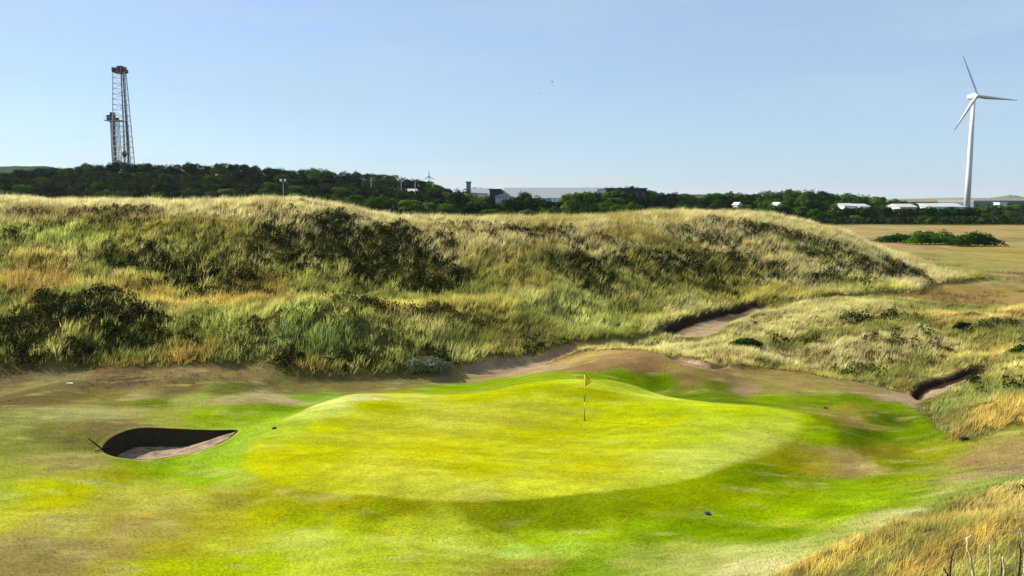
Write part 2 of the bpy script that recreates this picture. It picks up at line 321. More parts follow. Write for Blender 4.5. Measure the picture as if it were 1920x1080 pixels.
def ground_colour(x, y):
    x = np.asarray(x, float); y = np.asarray(y, float); n = len(x)
    n1 = fbm(x/3.2, y/1.5, 31, 4); n2 = fbm(x/.7, y/.35, 35, 3); n3 = fbm(x/14, y/9, 39, 3)
    nr = (np.abs(x) < 60) & (y > 8) & (y < 70)
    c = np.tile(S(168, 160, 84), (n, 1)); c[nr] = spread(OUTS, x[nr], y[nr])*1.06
    g = np.full(n, 99.); g[nr] = sdf_box(GREEN, x[nr], y[nr]); gi = g < 1
    m_ = np.zeros(n); sw_ = .09+.2*sst(6, 11, x[gi]); m_[gi] = 1-np.clip((g[gi]+n2[gi]*.1+sw_*.8)/(1.8*sw_), 0, 1)
    gc = c.copy(); gc[gi] = spread(INS, x[gi], y[gi]); c = lerp(c, gc, m_)
    c = lerp(c, S(206, 200, 120), sst(.1, .3, fbm(x/1.6+3, y/.5, 43, 4))*.35*nr*(1-.5*m_))
    c = lerp(c, c*.80, sst(.08, .3, fbm(x/1.9+5, y/.55, 45, 4))*.5*(1-.65*m_))
    band = np.sin((y+x*.12+.5*np.sin(x*.12))*2*math.pi/2.1); c = c*(1+.07*np.tanh(band*2.5)*m_)[:, None]
    sweep = np.sin((g+.02*x)*2*math.pi/1.7); c = c*(1+.05*np.tanh(sweep*2)*(1-m_)*sst(9, 6, np.abs(g)))[:, None]
    # rough under the tall grass
    dd = np.minimum(np.minimum(sdf_box(DUNE, x, y), sdf_box(MID, x, y)), sdf_box(BANK, x, y))
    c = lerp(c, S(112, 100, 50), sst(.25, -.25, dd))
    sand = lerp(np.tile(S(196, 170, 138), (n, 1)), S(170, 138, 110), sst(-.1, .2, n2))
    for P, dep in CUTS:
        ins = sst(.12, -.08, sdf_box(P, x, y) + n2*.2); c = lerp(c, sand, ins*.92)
        if dep > .26: c = lerp(c, S(66, 52, 40), ins*sst(-.1, .05, sdf_box(P, x-.3, y+.55) + n2*.3))  # far wall darkened to paint the shade under the overhanging edge
    # pasture beyond the dunes
    f = sst(56, 64, y)*sst(-.2, .6, dd)
    fc = np.tile(S(182, 166, 112), (n, 1)); fc = lerp(fc, S(184, 154, 106), sst(0, .2, n3)*.8); fc = lerp(fc, S(140, 130, 74), sst(.0, .2, fbm(x/6, y/9, 41, 4))*.4)
    fc = lerp(fc, S(158, 158, 76), blob((53, 98, 10, 28, .5), x, y, n1*1.4)*.65); fc = lerp(fc, S(168, 152, 66), blob((80, 125, 12, 20, .3), x, y, n1*2.2)*.6)
    fc = lerp(fc, S(170, 130, 70), blob((40, 66, 9, 9, .4), x, y, n1*1.5)*.6)
    fc = lerp(fc, S(146, 128, 78), sst(.06, .22, fbm(x/3.2, y/4.5, 47, 4))*.6); c = lerp(c, fc, f)
    c = lerp(c, S(60, 66, 34), sst(150, 175, y)*(1-sst(285, 300, y)*0))
    c = lerp(c, fc, sst(150, 175, y)*(1-sst(235, 262, y))*sst(20, 60, x))
    c = c*(1 + .22*n2[:, None]) * (1+.12*(rng.random(n)[:, None]-.5))
    return np.clip(c, 0, 1)

# ------------------------------------------------------------------ materials
def mat_base(name):
    m = bpy.data.materials.new(name); m.use_nodes = True; t = m.node_tree
    return m, t, t.nodes['Principled BSDF'], t.links.new
def mat_attr(name, rough=.9, transl=0., bump=None, spec=.2, noise_amt=.25, noise_scale=6., fine=0):
    m, t, p, L = mat_base(name)
    a = t.nodes.new('ShaderNodeAttribute'); a.attribute_name = 'Col'
    g = t.nodes.new('ShaderNodeNewGeometry'); n = t.nodes.new('ShaderNodeTexNoise'); n.inputs['Scale'].default_value = noise_scale; n.inputs['Detail'].default_value = 6
    mpn = t.nodes.new('ShaderNodeMapping'); mpn.inputs['Scale'].default_value = (1, 2.2, 1)
    r = t.nodes.new('ShaderNodeMapRange'); r.inputs['From Min'].default_value = .3; r.inputs['From Max'].default_value = .7
    r.inputs['To Min'].default_value = 1-noise_amt; r.inputs['To Max'].default_value = 1+noise_amt
    v = t.nodes.new('ShaderNodeVectorMath'); v.operation = 'SCALE'
    L(g.outputs['Position'], mpn.inputs['Vector']); L(mpn.outputs[0], n.inputs['Vector']); L(n.outputs['Fac'], r.inputs['Value'])
    if fine:
        nf = t.nodes.new('ShaderNodeTexNoise'); nf.inputs['Scale'].default_value = fine; nf.inputs['Detail'].default_value = 4; nf.inputs['Roughness'].default_value = .7
        rf = t.nodes.new('ShaderNodeMapRange'); rf.inputs['From Min'].default_value = .3; rf.inputs['From Max'].default_value = .7; rf.inputs['To Min'].default_value = .64; rf.inputs['To Max'].default_value = 1.36
        mm = t.nodes.new('ShaderNodeMath'); mm.operation = 'MULTIPLY'; L(mpn.outputs[0], nf.inputs['Vector']); L(nf.outputs['Fac'], rf.inputs['Value']); L(rf.outputs[0], mm.inputs[0]); L(r.outputs[0], mm.inputs[1]); rr_ = mm.outputs[0]
    else: rr_ = r.outputs[0]
    L(a.outputs['Color'], v.inputs[0]); L(rr_, v.inputs['Scale']); L(v.outputs[0], p.inputs['Base Color'])
    p.inputs['Roughness'].default_value = rough; p.inputs['Specular IOR Level'].default_value = spec
    if bump:
        b = t.nodes.new('ShaderNodeBump'); b.inputs['Strength'].default_value = bump[0]; b.inputs['Distance'].default_value = bump[1]
        n2 = t.nodes.new('ShaderNodeTexNoise'); n2.inputs['Scale'].default_value = bump[2]; n2.inputs['Detail'].default_value = 8; n2.inputs['Roughness'].default_value = .65
        L(mpn.outputs[0], n2.inputs['Vector']); L(n2.outputs['Fac'], b.inputs['Height']); L(b.outputs[0], p.inputs['Normal'])
    if transl:
        tr = t.nodes.new('ShaderNodeBsdfTranslucent'); L(v.outputs[0], tr.inputs['Color']); ms = t.nodes.new('ShaderNodeMixShader'); ms.inputs[0].default_value = transl
        L(p.outputs[0], ms.inputs[1]); L(tr.outputs[0], ms.inputs[2]); L(ms.outputs[0], t.nodes['Material Output'].inputs['Surface'])
    return m
def mat_plain(name, col, rough=.7, metal=0., var=.15, scale=3., bump=0.):
    m, t, p, L = mat_base(name)
    g = t.nodes.new('ShaderNodeTexCoord'); n = t.nodes.new('ShaderNodeTexNoise'); n.inputs['Scale'].default_value = scale; n.inputs['Detail'].default_value = 6
    cr = t.nodes.new('ShaderNodeMix'); cr.data_type = 'RGBA'; c = np.array(col[:3])
    cr.inputs['A'].default_value = (*np.clip(c*(1-var), 0, 1), 1); cr.inputs['B'].default_value = (*np.clip(c*(1+var), 0, 1), 1)
    L(g.outputs['Object'], n.inputs['Vector']); L(n.outputs['Fac'], cr.inputs['Factor']); L(cr.outputs['Result'], p.inputs['Base Color'])
    p.inputs['Roughness'].default_value = rough; p.inputs['Metallic'].default_value = metal
    if bump:
        b = t.nodes.new('ShaderNodeBump'); b.inputs['Distance'].default_value = bump; L(n.outputs['Fac'], b.inputs['Height']); L(b.outputs[0], p.inputs['Normal'])
    return m
M_GROUND = mat_attr('turf_and_soil', 1, bump=(.7, .06, 6), noise_amt=.15, noise_scale=1.1, spec=0, fine=9)
M_GRASS = mat_attr('tall_grass', .8, spec=.1, transl=.42, noise_amt=.18, noise_scale=.8)
M_SCRUB = mat_attr('scrub_leaves', .9, spec=.05, transl=.12, noise_amt=.2, noise_scale=.9)

# ------------------------------------------------------------------ ground sheet
def axis(parts):
    a = [parts[0][0]]
    for s, e, d0, d1 in parts:
        x = s; 
        while x < e - 1e-6:
            t = (x-s)/(e-s); x = min(e, x + d0+(d1-d0)*t); a.append(x)
    return np.array(a)
xs_p = axis([(0, 34, .125, .14), (34, 75, .15, 1.0), (75, 500, 1.5, 14), (500, 9000, 30, 900)])
xs = np.concatenate([-xs_p[:0:-1], xs_p])
ys = np.concatenate([axis([(-60, 6, 8, .8), (6, 14, .4, .15)])[:-1], axis([(14, 52, .11, .14), (52, 92, .2, .35), (92, 320, .5, 4), (320, 12000, 8, 900)])])
X, Y = np.meshgrid(xs, ys); Z = height(X.ravel(), Y.ravel())
V = np.stack([X.ravel(), Y.ravel(), Z], 1)
ny, nx = X.shape
idx = np.arange(nx*ny).reshape(ny, nx)
Q = np.stack([idx[:-1, :-1], idx[:-1, 1:], idx[1:, 1:], idx[1:, :-1]], -1).reshape(-1, 4)
bs = sdf_box(BUNK, V[:, 0], V[:, 1])
keep = ~((bs[Q] < 0).any(1))
Q = Q[keep]
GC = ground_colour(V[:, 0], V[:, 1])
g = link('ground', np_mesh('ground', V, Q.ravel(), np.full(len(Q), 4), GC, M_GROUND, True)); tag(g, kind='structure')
print('ground verts', len(V))

# ------------------------------------------------------------------ bunker
def bunker():
    P = BUNK; n = len(P); cen = P.mean(0)
    tang = np.roll(P, -1, 0) - np.roll(P, 1, 0); nrm = np.stack([tang[:, 1], -tang[:, 0]], 1); nrm /= np.linalg.norm(nrm, axis=1)[:, None]
    if ((P+nrm*.1-cen)**2).sum(1).mean() < ((P-cen)**2).sum(1).mean(): nrm = -nrm
    rows = []
    for off, dz in [(.22, .004), (.12, .012), (.04, .016), (-.02, .0)]:
        q = P+nrm*off; z = hz(q[:, 0], q[:, 1])
        if off < .1: z = hz(P[:, 0], P[:, 1])
        rows.append(np.column_stack([q, z+dz]))
    ring = np.vstack(rows); f = []
    for r in range(3):
        for i in range(n): j = (i+1) % n; f += [r*n+i, r*n+j, (r+1)*n+j, (r+1)*n+i]
    col = lerp(ground_colour(ring[:, 0], ring[:, 1]), S(186, 190, 110), np.full(len(ring), .12))
    tag(link('bunker_lip', np_mesh('bunker_lip', ring, f, np.full(len(f)//4, 4), col, M_GROUND, True)), kind='structure')
    # revetted wall: steep at the back and left, fading to nothing at the front right
    top = rows[-1]; zt = top[:, 2].min()
    rel = (P-cen); wgt = -rel[:, 0]*.75 + rel[:, 1]*1.0
    wgt = sst(-1.5, .8, wgt)*sst(2.5, .5, rel[:, 0])
    dep = .03+.74*wgt
    steps = 12; rw = [top]
    for k in range(1, steps+1):
        t = k/steps; inw = .02+.30*t*(.3+wgt*.7)+.05*t*(1-wgt) + (.015 if k % 2 else -.01)
        q = P-nrm*inw[:, None]; rw.append(np.column_stack([q, top[:, 2]-dep*t]))
    rw.append(rw[-1]-np.array([0, 0, .6])); W = np.vstack(rw); f = []
    for r in range(steps+1):
        for i in range(n): j = (i+1) % n; f += [r*n+i, r*n+j, (r+1)*n+j, (r+1)*n+i]
    wc = np.tile(S(70, 62, 40), (len(W), 1))*(1+.5*(rng.random((len(W), 1))-.5))
    tag(link('bunker_wall', np_mesh('bunker_wall', W, f, np.full(len(f)//4, 4), wc, mat_attr('stacked_sod', .95, bump=(1, .05, 14)), True)), kind='structure')
    # sand: grid rings from the foot of the wall to the middle, dished and raked
    foot = rw[-2].copy(); sc = np.array([cen[0]-.5, cen[1]+.25]); K = 26; rws = []
    zf = foot[:, 2].copy()
    for _ in range(30): zf = (np.roll(zf, 1)+zf+np.roll(zf, -1))/3
    for k in range(K+1):
        t = k/K; q = foot[:, :2]*(1-t)+sc*t if k else foot[:, :2]-0
        z = zf*(1-min(1, t*1.25)) + (zf.min()+.02)*min(1, t*1.25)
        z = z + (.09*fbm(q[:, 0]/.35, q[:, 1]/.25, 77, 4) if k else 0)
        if k == 0: q = foot[:, :2]+nrm*.08; z = zf+.02
        rws.append(np.column_stack([q, z]))
    Sn = np.vstack(rws); f = []
    for r in range(K):
        for i in range(n): j = (i+1) % n; f += [r*n+i, r*n+j, (r+1)*n+j, (r+1)*n+i]
    nn = fbm(Sn[:, 0]/.3, Sn[:, 1]/.2, 79, 4)
    sc_ = lerp(np.tile(S(206, 178, 146), (len(Sn), 1)), S(150, 122, 98), sst(-.1, .25, nn))
    tag(link('bunker_sand', np_mesh('bunker_sand', Sn, f, np.full(len(f)//4, 4), sc_, mat_attr('bunker_sand', 1, bump=(1, .12, 6)), True)), kind='structure')
bunker()

# ------------------------------------------------------------------ tall grass
def blades(name, pts, hgt, wid, lean, col_b, col_t, seg=1, label=None, spread=.35, mat=None):
    """every blade a bent strip; lean = (n,2) horizontal displacement of the tip"""
    n = len(pts); a = rng.random(n)*math.pi*2; wx = np.cos(a)*wid/2; wy = np.sin(a)*wid/2
    if seg == 1:
        V = np.empty((n, 3, 3)); V[:, 0] = pts; V[:, 1] = pts; V[:, 2] = pts
        V[:, 0, 0] -= wx; V[:, 0, 1] -= wy; V[:, 1, 0] += wx; V[:, 1, 1] += wy
        V[:, 2, :2] += lean; V[:, 2, 2] += hgt; V[:, :2, 2] -= .03
        cols = np.stack([col_b, col_b, col_t], 1).reshape(-1, 3); F_ = np.arange(n*3); T = np.full(n, 3)
    else:
        V = np.empty((n, 5, 3)); V[:] = pts[:, None]
        V[:, 0, 0] -= wx; V[:, 0, 1] -= wy; V[:, 1, 0] += wx; V[:, 1, 1] += wy
        for k, s in ((2, -1), (3, 1)):
            V[:, k, 0] += s*wx*.75+lean[:, 0]*.3; V[:, k, 1] += s*wy*.75+lean[:, 1]*.3; V[:, k, 2] += hgt*.62
        V[:, 4, :2] += lean; V[:, 4, 2] += hgt; V[:, :2, 2] -= .03
        cols = np.stack([col_b, col_b, (col_b+col_t)/2, (col_b+col_t)/2, col_t], 1).reshape(-1, 3)
        b = np.arange(n)[:, None]*5; F_ = np.hstack([b+0, b+1, b+3, b+2, b+2, b+3, b+4]).ravel(); T = np.tile([4, 3], n)
    o = link(name, np_mesh(name, V.reshape(-1, 3), F_, T, cols, mat or M_GRASS)); tag(o, label, 'grass', kind='stuff'); return o

SCRUB = [  # u, v, rx, ry, density, tone (0 green-black, 1 brown, 2 grey-green); some patches stand in for shaded hollows
 (700,478,150,58,1.,0),(800,510,75,40,1.2,0),(560,470,90,42,.7,0),(600,520,130,26,.5,0),(310,500,170,34,.75,0),(420,535,130,28,.55,0),(200,497,70,14,.7,0),
 (170,615,135,58,1.3,0),(60,640,80,46,1.,0),(240,640,70,26,1.2,0),(20,690,70,16,1.,0),(340,640,40,20,.5,0),
 (640,676,120,26,.8,0),(540,660,80,26,.6,2),(780,668,80,16,1.,0),(700,640,70,22,.4,2),(600,600,110,22,.35,2),(700,586,90,9,.8,1),(830,604,70,18,.8,1),(470,625,60,20,.5,2),(400,610,60,16,.3,2),
 (515,700,55,13,1.6,0),(570,712,40,8,1.,0),  # dense scrub put here to stand for the shadow at the dune foot
 (1000,440,120,16,.45,1),(1090,470,60,24,.55,1),(870,430,90,12,.5,1),(1110,515,60,34,.9,0),(1180,495,90,26,.5,0),(1270,505,120,24,.7,0),(1400,505,150,22,.6,0),(1130,545,60,20,.6,0),(1060,500,60,20,.4,1),
 (1450,440,110,14,.8,1),(1380,425,60,10,.5,1),(1540,462,50,10,.7,1),(1330,450,70,14,.5,0),(1600,500,120,22,.6,0),(1690,515,40,18,.9,0),(1550,525,80,10,.5,0),
 (140,402,160,8,.5,1),(230,420,100,6,.3,1),(20,440,22,10,.6,0),(640,442,50,12,.6,0),(1040,648,50,8,.7,0),(960,660,60,6,.6,0),
 (1640,596,70,8,.45,0),(1480,640,60,8,.25,0),(1740,630,60,8,.3,0),(1860,624,70,8,.5,1),(1620,690,60,14,.25,2),(1780,720,60,10,.4,0),(1880,735,40,12,.35,0),(1790,775,40,20,.3,2),(1700,650,60,8,.25,1)]
SCW = [(blobW(*s[:4]), s[4], s[5]) for s in SCRUB]
def scrub_field(x, y):
    nz_ = 1.5*fbm(x/1.6, y/1.6, 61, 4); d = np.zeros(len(x)); tone = np.zeros(len(x))
    for wb, a, tn in SCW:
        b = blob(wb, x, y, nz_)*a*(1.5 if (wb[0] > 15 and wb[1] < 62) else 1); tone = np.where(b > d, tn, tone); d = np.maximum(d, b)
    return d, tone
TALL = [(80,440,130,18,(150,162,44),.9),(330,432,220,22,(132,126,36),.8),(60,530,80,50,(160,122,66),.9),(150,404,190,12,(96,80,38),.7),(60,475,120,10,(196,180,110),.7),
 (330,560,130,22,(170,146,70),.7),(500,560,60,20,(150,110,44),.6),(560,600,190,18,(186,180,96),.8),(620,640,200,36,(124,142,78),.9),(470,610,150,26,(150,158,84),.7),(350,660,80,26,(150,120,50),.7),(200,690,230,9,(150,122,50),.8),
 (470,530,70,20,(130,92,36),.8),(700,575,180,10,(186,174,84),.9),(560,700,50,14,(140,108,50),.7),(720,640,50,20,(176,160,96),.6),
 (870,585,90,26,(160,150,52),.9),(960,630,120,26,(136,128,44),.9),(1060,570,90,40,(170,172,104),.9),(1150,600,110,30,(172,174,104),.8),(1000,500,110,40,(132,128,62),.7),
 (1100,430,260,24,(140,124,62),.8),(1340,540,190,26,(150,142,52),.9),(1200,600,80,22,(140,134,50),.7),(1300,480,180,24,(128,116,46),.7),(1550,480,110,22,(164,156,92),.7),(1620,540,90,14,(150,150,64),.7),
 (1550,570,150,10,(186,176,118),.8),(1500,600,240,30,(184,176,118),.9),(1450,660,260,22,(192,182,124),.9),(1640,650,190,30,(186,178,124),.8),(1250,640,110,14,(196,192,128),.9),(1150,662,90,10,(206,186,116),.9),
 (1350,680,90,10,(204,186,124),.8),(1500,700,120,10,(170,150,84),.7),(1650,700,90,20,(140,140,64),.6),(1850,600,130,16,(192,168,96),.9),(1850,660,90,14,(198,178,104),.8),(1850,700,90,16,(184,178,104),.7),
 (1790,740,90,26,(140,146,66),.9),(1870,770,70,16,(196,160,80),.8),(1880,795,90,22,(200,170,88),.95),(1800,815,60,10,(180,150,60),.8),(1760,770,40,20,(124,140,50),.8),
 (1880,950,160,34,(198,174,104),.8),(1700,1010,170,30,(190,164,86),.8),(1560,1060,110,24,(208,172,78),.95),(1640,1020,90,14,(204,178,116),.7),(1750,1000,90,16,(170,140,42),.8),(1880,1010,90,20,(186,156,82),.7),(1750,1060,120,18,(176,146,58),.8)]
TLW = [(blobW(*s[:4]), S(*s[4]), s[5]) for s in TALL]
TALLK = 2.15
def tall_colour(x, y):
    n1 = fbm(x/2.5, y/2.5, 63, 4); n2 = fbm(x/.8, y/.8, 67, 3); n = len(x)
    c = np.tile(S(150, 147, 68), (n, 1))
    c = lerp(c, S(112, 118, 38), sst(-.05, .15, n1)*.75); c = lerp(c, S(186, 176, 120), sst(.0, .2, -n1)*.6)
    # pale seed heads thicken towards the crest
    crest = (.8*sst(59, 65.5, y - .12*np.maximum(x, 0) )*sst(48, 40, x) )
    c = lerp(c, S(186, 172, 126), crest)
    for wb, col, a in TLW: c = lerp(c, col, blob(wb, x, y, n1*1.2+n2*.3)*a)
    c[:, 0] = np.minimum(c[:, 0], c[:, 1]*1.42); c[:, 2] = np.maximum(c[:, 2], c[:, 1]*.24)
    return c
def grass_zone(P, n, x0, x1, y0, y1, margin=.1, tuft=9, seg=1, hs=(.45, .8), wid=.03, name='dune_grass', label=None, kk=1.0, gb=None):
    """tufts scattered over a zone, blades fanning out of each tuft and combed by the wind towards +x"""
    tx = rng.uniform(x0, x1, n); ty = rng.uniform(y0, y1, n)
    s = sdf(P, tx, ty); 
    ok = s < -margin*rng.random(n)
    for Pc, d in CUTS: ok &= sdf_box(Pc, tx, ty) > .05
    ok &= np.abs(tx) < .72*ty+8
    tx, ty, s = tx[ok], ty[ok], s[ok]
    sd, _ = scrub_field(tx, ty)
    ok = rng.random(len(tx)) > np.clip(sd*1.1-.1, 0, .88); tx, ty, s, sd = tx[ok], ty[ok], s[ok], sd[ok]
    th = rng.uniform(*hs, len(tx))*(.75+.9*(fbm(tx/1.8, ty/1.8, 71, 3)+.25))*np.clip(.35+(-s)*1.1, .35, 1)
    tc_ = tall_colour(tx, ty)*(1+.5*(rng.random((len(tx), 1))-.5))
    tc_ = tc_*(1+1.1*fbm(tx/.9, ty/.7, 85, 3))[:, None]
    m = len(tx); i = np.repeat(np.arange(m), tuft); N = len(i)
    ang = rng.random(N)*2*math.pi; rr = rng.random(N)**.5*.16
    px = tx[i]+np.cos(ang)*rr; py = ty[i]+np.sin(ang)*rr; pz = hz(px, py)
    h = th[i]*rng.uniform(.55, 1.1, N)
    fan = rng.uniform(.05, .6, N)*h
    wnd = (.12+.34*noise(px/2.5, py/2.5, 73))*h
    lean = np.stack([np.cos(ang)*fan+wnd, np.sin(ang)*fan-.25*wnd], 1)
    ct = tc_[i]*TALLK*kk*rng.uniform(.8, 1.25, N)[:, None]
    head = rng.random(N) < .35
    ct = np.where(head[:, None], ct*1.18+S(20, 18, 10), ct)
    green = S(120, 124, 60, 1.35) if gb is None else gb
    cb = ct*.45+green*.5
    o = blades(name, np.stack([px, py, pz], 1), h, wid*rng.uniform(.7, 1.3, N), lean, np.clip(cb, 0, 1), np.clip(ct, 0, 1), seg, label)
    print(name, N)
grass_zone(DUNE, 95000, -62, 52, 43, 96, tuft=9, hs=(.42, .75), wid=.045, name='dune_grass', kk=1.35, gb=S(126, 132, 60, 1.75), label='tall straw and olive grass covering the long dune behind the putting green')
grass_zone(MID, 52000, 2, 62, 30, 72, tuft=10, hs=(.22, .48), wid=.03, name='marram_grass', kk=1.3, gb=S(150, 142, 96, 1.35), label='pale windswept grass on the low dune right of the putting green')
grass_zone(BANK, 16000, 1, 30, 8, 30, tuft=14, seg=2, hs=(.2, .42), wid=.013, name='bank_grass', kk=1.25, label='golden dry grass on the bank in the lower right corner')

def long_stems():
    n = 1500; x = rng.uniform(4, 16, n); y = rng.uniform(10, 19, n); ok = (sdf(BANK, x, y) < -.4) & (rng.random(n) < sst(.1, .9, x/y*1.3-.1)); x, y = x[ok], y[ok]; N = len(x)
    h = rng.uniform(.3, .6, N); c = np.tile(S(214, 196, 140, 1.5), (N, 1))*rng.uniform(.55, 1.1, N)[:, None]
    blades('bank_stems', np.stack([x, y, hz(x, y)], 1), h, rng.uniform(.008, .02, N), np.stack([rng.normal(.05, .16, N), rng.normal(0, .12, N)], 1), c*.8, c, 2, 'pale dry stems standing among the golden grass in the corner')
long_stems()
# short fringe and tufts
def fringe(n=110000):
    x = rng.uniform(-50, 55, n); y = rng.uniform(17, 110, n)
    dd = np.minimum(np.minimum(sdf_box(DUNE, x, y), sdf_box(MID, x, y)), sdf_box(BANK, x, y, 4))
    gcl = blob(blobW(300, 708, 210, 18), x, y, 1.2*fbm(x/1.2, y/1.2, 91, 3)) 
    w_ = sst(.9, .05, dd)*.8 + gcl*.9 + (y > 58)*(dd > 0)*.8*(fbm(x/7, y/5, 93, 3) > -0.02)
    ok = (dd > -.1) & (rng.random(n) < w_) & (sdf_box(GREEN, x, y) > .6) & (sdf_box(APRON, x, y) > .1) & (sdf_box(BUNK, x, y) > .8)
    for Pc, d in CUTS: ok &= sdf_box(Pc, x, y) > .05
    x, y = x[ok], y[ok]; i = np.repeat(np.arange(len(x)), 8); N = len(i)
    px = x[i]+rng.normal(0, .08, N); py = y[i]+rng.normal(0, .08, N); h = rng.uniform(.05, .16, N)*(1+1.3*(py > 60))
    c = ground_colour(px, py)*rng.uniform(.8, 1.4, N)[:, None]
    lean = np.stack([rng.normal(.03, .05, N), rng.normal(0, .05, N)], 1)
    blades('rough_grass', np.stack([px, py, hz(px, py)], 1), h, rng.uniform(.012, .03, N), lean, c*.8, c, 1, 'short dry grass fringing the mown turf and the pasture'); print('fringe', N)
fringe()

def mown():
    n = 330000; x = rng.uniform(-26, 26, n); y = 17+(rng.random(n)**1.4)*22
    ok = (np.abs(x) < .68*y+1) & (sdf_box(GREEN, x, y) > .3) & (sdf_box(BUNK, x, y) > .2) & (sdf_box(BANK, x, y, 4) > 0) & (sdf_box(MID, x, y) > 0) & (rng.random(n) < .45+1.4*fbm(x/1.2, y/.5, 97, 4))
    x, y = x[ok], y[ok]; N = len(x); c = ground_colour(x, y)*rng.uniform(.84, 1.2, N)[:, None]
    blades('mown_grass', np.stack([x, y, hz(x, y)], 1), rng.uniform(.03, .06, N), rng.uniform(.015, .035, N), rng.normal(0, .03, (N, 2)), c, c, 1, 'short mown grass around the putting green'); print('mown', N)
mown()
# scrub on the dune: low mats of small leaves
def scrub():
    n = 26000; x = rng.uniform(-48, 60, n); y = rng.uniform(40, 86, n)
    d, tone = scrub_field(x, y); ok = (rng.random(n) < d*.9) & (np.minimum(sdf(DUNE, x, y), sdf(MID, x, y)) < -.1)
    x, y, tone, d = x[ok], y[ok], tone[ok], d[ok]; m = len(x); k = 46; i = np.repeat(np.arange(m), k); N = len(i)
    R_ = rng.uniform(.25, .55, m)*(.6+.5*d.clip(0, 1)); a = rng.random(N)*2*math.pi; q = rng.random(N)**.5; el = np.sqrt(1-q*q*.98)
    px = x[i]+np.cos(a)*q*R_[i]; py = y[i]+np.sin(a)*q*R_[i]
    up = el*R_[i]*rng.uniform(.6, 1.5, N)
    pz = hz(px, py)+up
    cols = np.array([S(46, 60, 22), S(96, 80, 48), S(96, 118, 66)])[tone[i].astype(int)]*(.75+.5*rng.random((N, 1)))*(.6+.8*rng.random(m))[i][:, None]
    lit = rng.random(N) < .02; cols[lit] = S(120, 124, 80); ol = (rng.random(m) < .35)[i]; cols[ol] = cols[ol]*.3+S(88, 94, 36)*.7*(.7+.6*rng.random((int(ol.sum()), 1)))
    s = rng.uniform(.035, .075, N)
    # leaf quads with random orientation
    u_ = rng.normal(size=(N, 3)); u_ /= np.linalg.norm(u_, axis=1)[:, None]; v_ = np.cross(u_, rng.normal(size=(N, 3))); v_ /= np.linalg.norm(v_, axis=1)[:, None]
    P = np.stack([px, py, pz], 1)
    V = np.stack([P-u_*s[:, None]*1.5, P-v_*s[:, None]*.7, P+u_*s[:, None]*1.5, P+v_*s[:, None]*.7], 1).reshape(-1, 3)
    o = link('scrub', np_mesh('scrub', V, np.arange(N*4), np.full(N, 4), np.repeat(cols, 4, 0), M_SCRUB)); tag(o, 'dark low scrub matting the dunes, partly standing in for the shade of their hollows', 'scrub', kind='stuff'); print('scrub', N)
scrub()

# ------------------------------------------------------------------ leafy meshes for trees and bushes
def leaf_cloud(name, lobes, n, size, c0, c1, mat, flat=1.0):
    """many small leaf sprays over and inside a set of lobes (cx,cy,cz,rx,ry,rz)"""
    L_ = np.array(lobes, float); area = (L_[:, 3]*L_[:, 5]); pick = rng.choice(len(L_), n, p=area/area.sum())
    d = rng.normal(size=(n, 3)); d /= np.linalg.norm(d, axis=1)[:, None]; d[:, 2] = np.where(d[:, 2] < -.3, -d[:, 2], d[:, 2])
    r = rng.uniform(.82, 1.04, n)
    bump = 1+.24*np.sin(d[:, 0]*5+pick)*np.sin(d[:, 1]*5+pick*2)+.15*np.sin(d[:, 2]*9+pick)
    P = L_[pick, :3] + d*L_[pick, 3:6]*(r*bump)[:, None]
    s = size*rng.uniform(.6, 1.4, n)
    nr = d+rng.normal(size=(n, 3))*.34; nr /= np.linalg.norm(nr, axis=1)[:, None]
    u_ = np.cross(nr, rng.normal(size=(n, 3))); u_ /= np.linalg.norm(u_, axis=1)[:, None]; v_ = np.cross(nr, u_)
    V = np.stack([P-u_*s[:, None], P-v_*s[:, None]*.7, P+u_*s[:, None], P+v_*s[:, None]*.7], 1).reshape(-1, 3)
    t = rng.random((n, 1)); lt = rng.random(len(L_))[pick][:, None]*.6
    cols = c0*(1-(t*.5+lt*.5)) + c1*(t*.5+lt*.5)
    return np_mesh(name, V, np.arange(n*4), np.full(n, 4), np.repeat(cols, 4, 0), mat)
M_LEAF = mat_attr('tree_leaves', .9, transl=.12, noise_amt=.3, noise_scale=.3, spec=.03)
M_BARK = mat_plain('bark', (.07, .055, .04), .95, var=.4, scale=8)
TONES = {'dark green': (S(22, 50, 16), S(70, 110, 36)), 'mid green': (S(44, 84, 22), S(110, 152, 44)), 'bright green': (S(80, 116, 36), S(150, 176, 70)), 'blackish green': (S(14, 32, 14), S(44, 72, 32)), 'grey green': (S(56, 80, 52), S(112, 134, 92))}
def crown_lobes(h, w_, k, low=-.06):
    out = [(0, 0, h*.5, w_*.36, w_*.36, h*.4)]
    for i in range(k):
        a = i*2.4+rng.random()*.8; q = rng.uniform(.35, 1)*w_*.34; zc = rng.uniform(.22+low, .86)*h; rr = w_*rng.uniform(.16, .27)*(1.15-.45*zc/h)
        out.append((math.cos(a)*q, math.sin(a)*q, zc, rr, rr, rr*rng.uniform(.7, 1.0)))
    return out
VAR = []
for tone in TONES:
    for j in range(3):
        h = 8.; w_ = rng.uniform(7.0, 9.5)
        lb = crown_lobes(h, w_, 13)
        me = leaf_cloud('crown', lb, 5200, .21, *TONES[tone], M_LEAF)
        tb = MB().tube([(0, 0, -1), (.05, 0, 1.4), (.15, .1, 3.2), (.1, .1, 5)], [.28, .22, .17, .08], 7)
        for b in range(4):
            a = b*1.6+j; tb.tube([(.1, .05, 1.9+b*.4), (math.cos(a)*.9, math.sin(a)*.9, 3+b*.4), (math.cos(a)*2, math.sin(a)*2, 4.3+b*.3)], [.13, .09, .04], 5)
        tmp = tb.build('trunk', M_BARK); tm = tmp.data; bpy.data.objects.remove(tmp)
        VAR.append((tone, me, tm))
def vtone(t): return [v for v in VAR if v[0] == t]
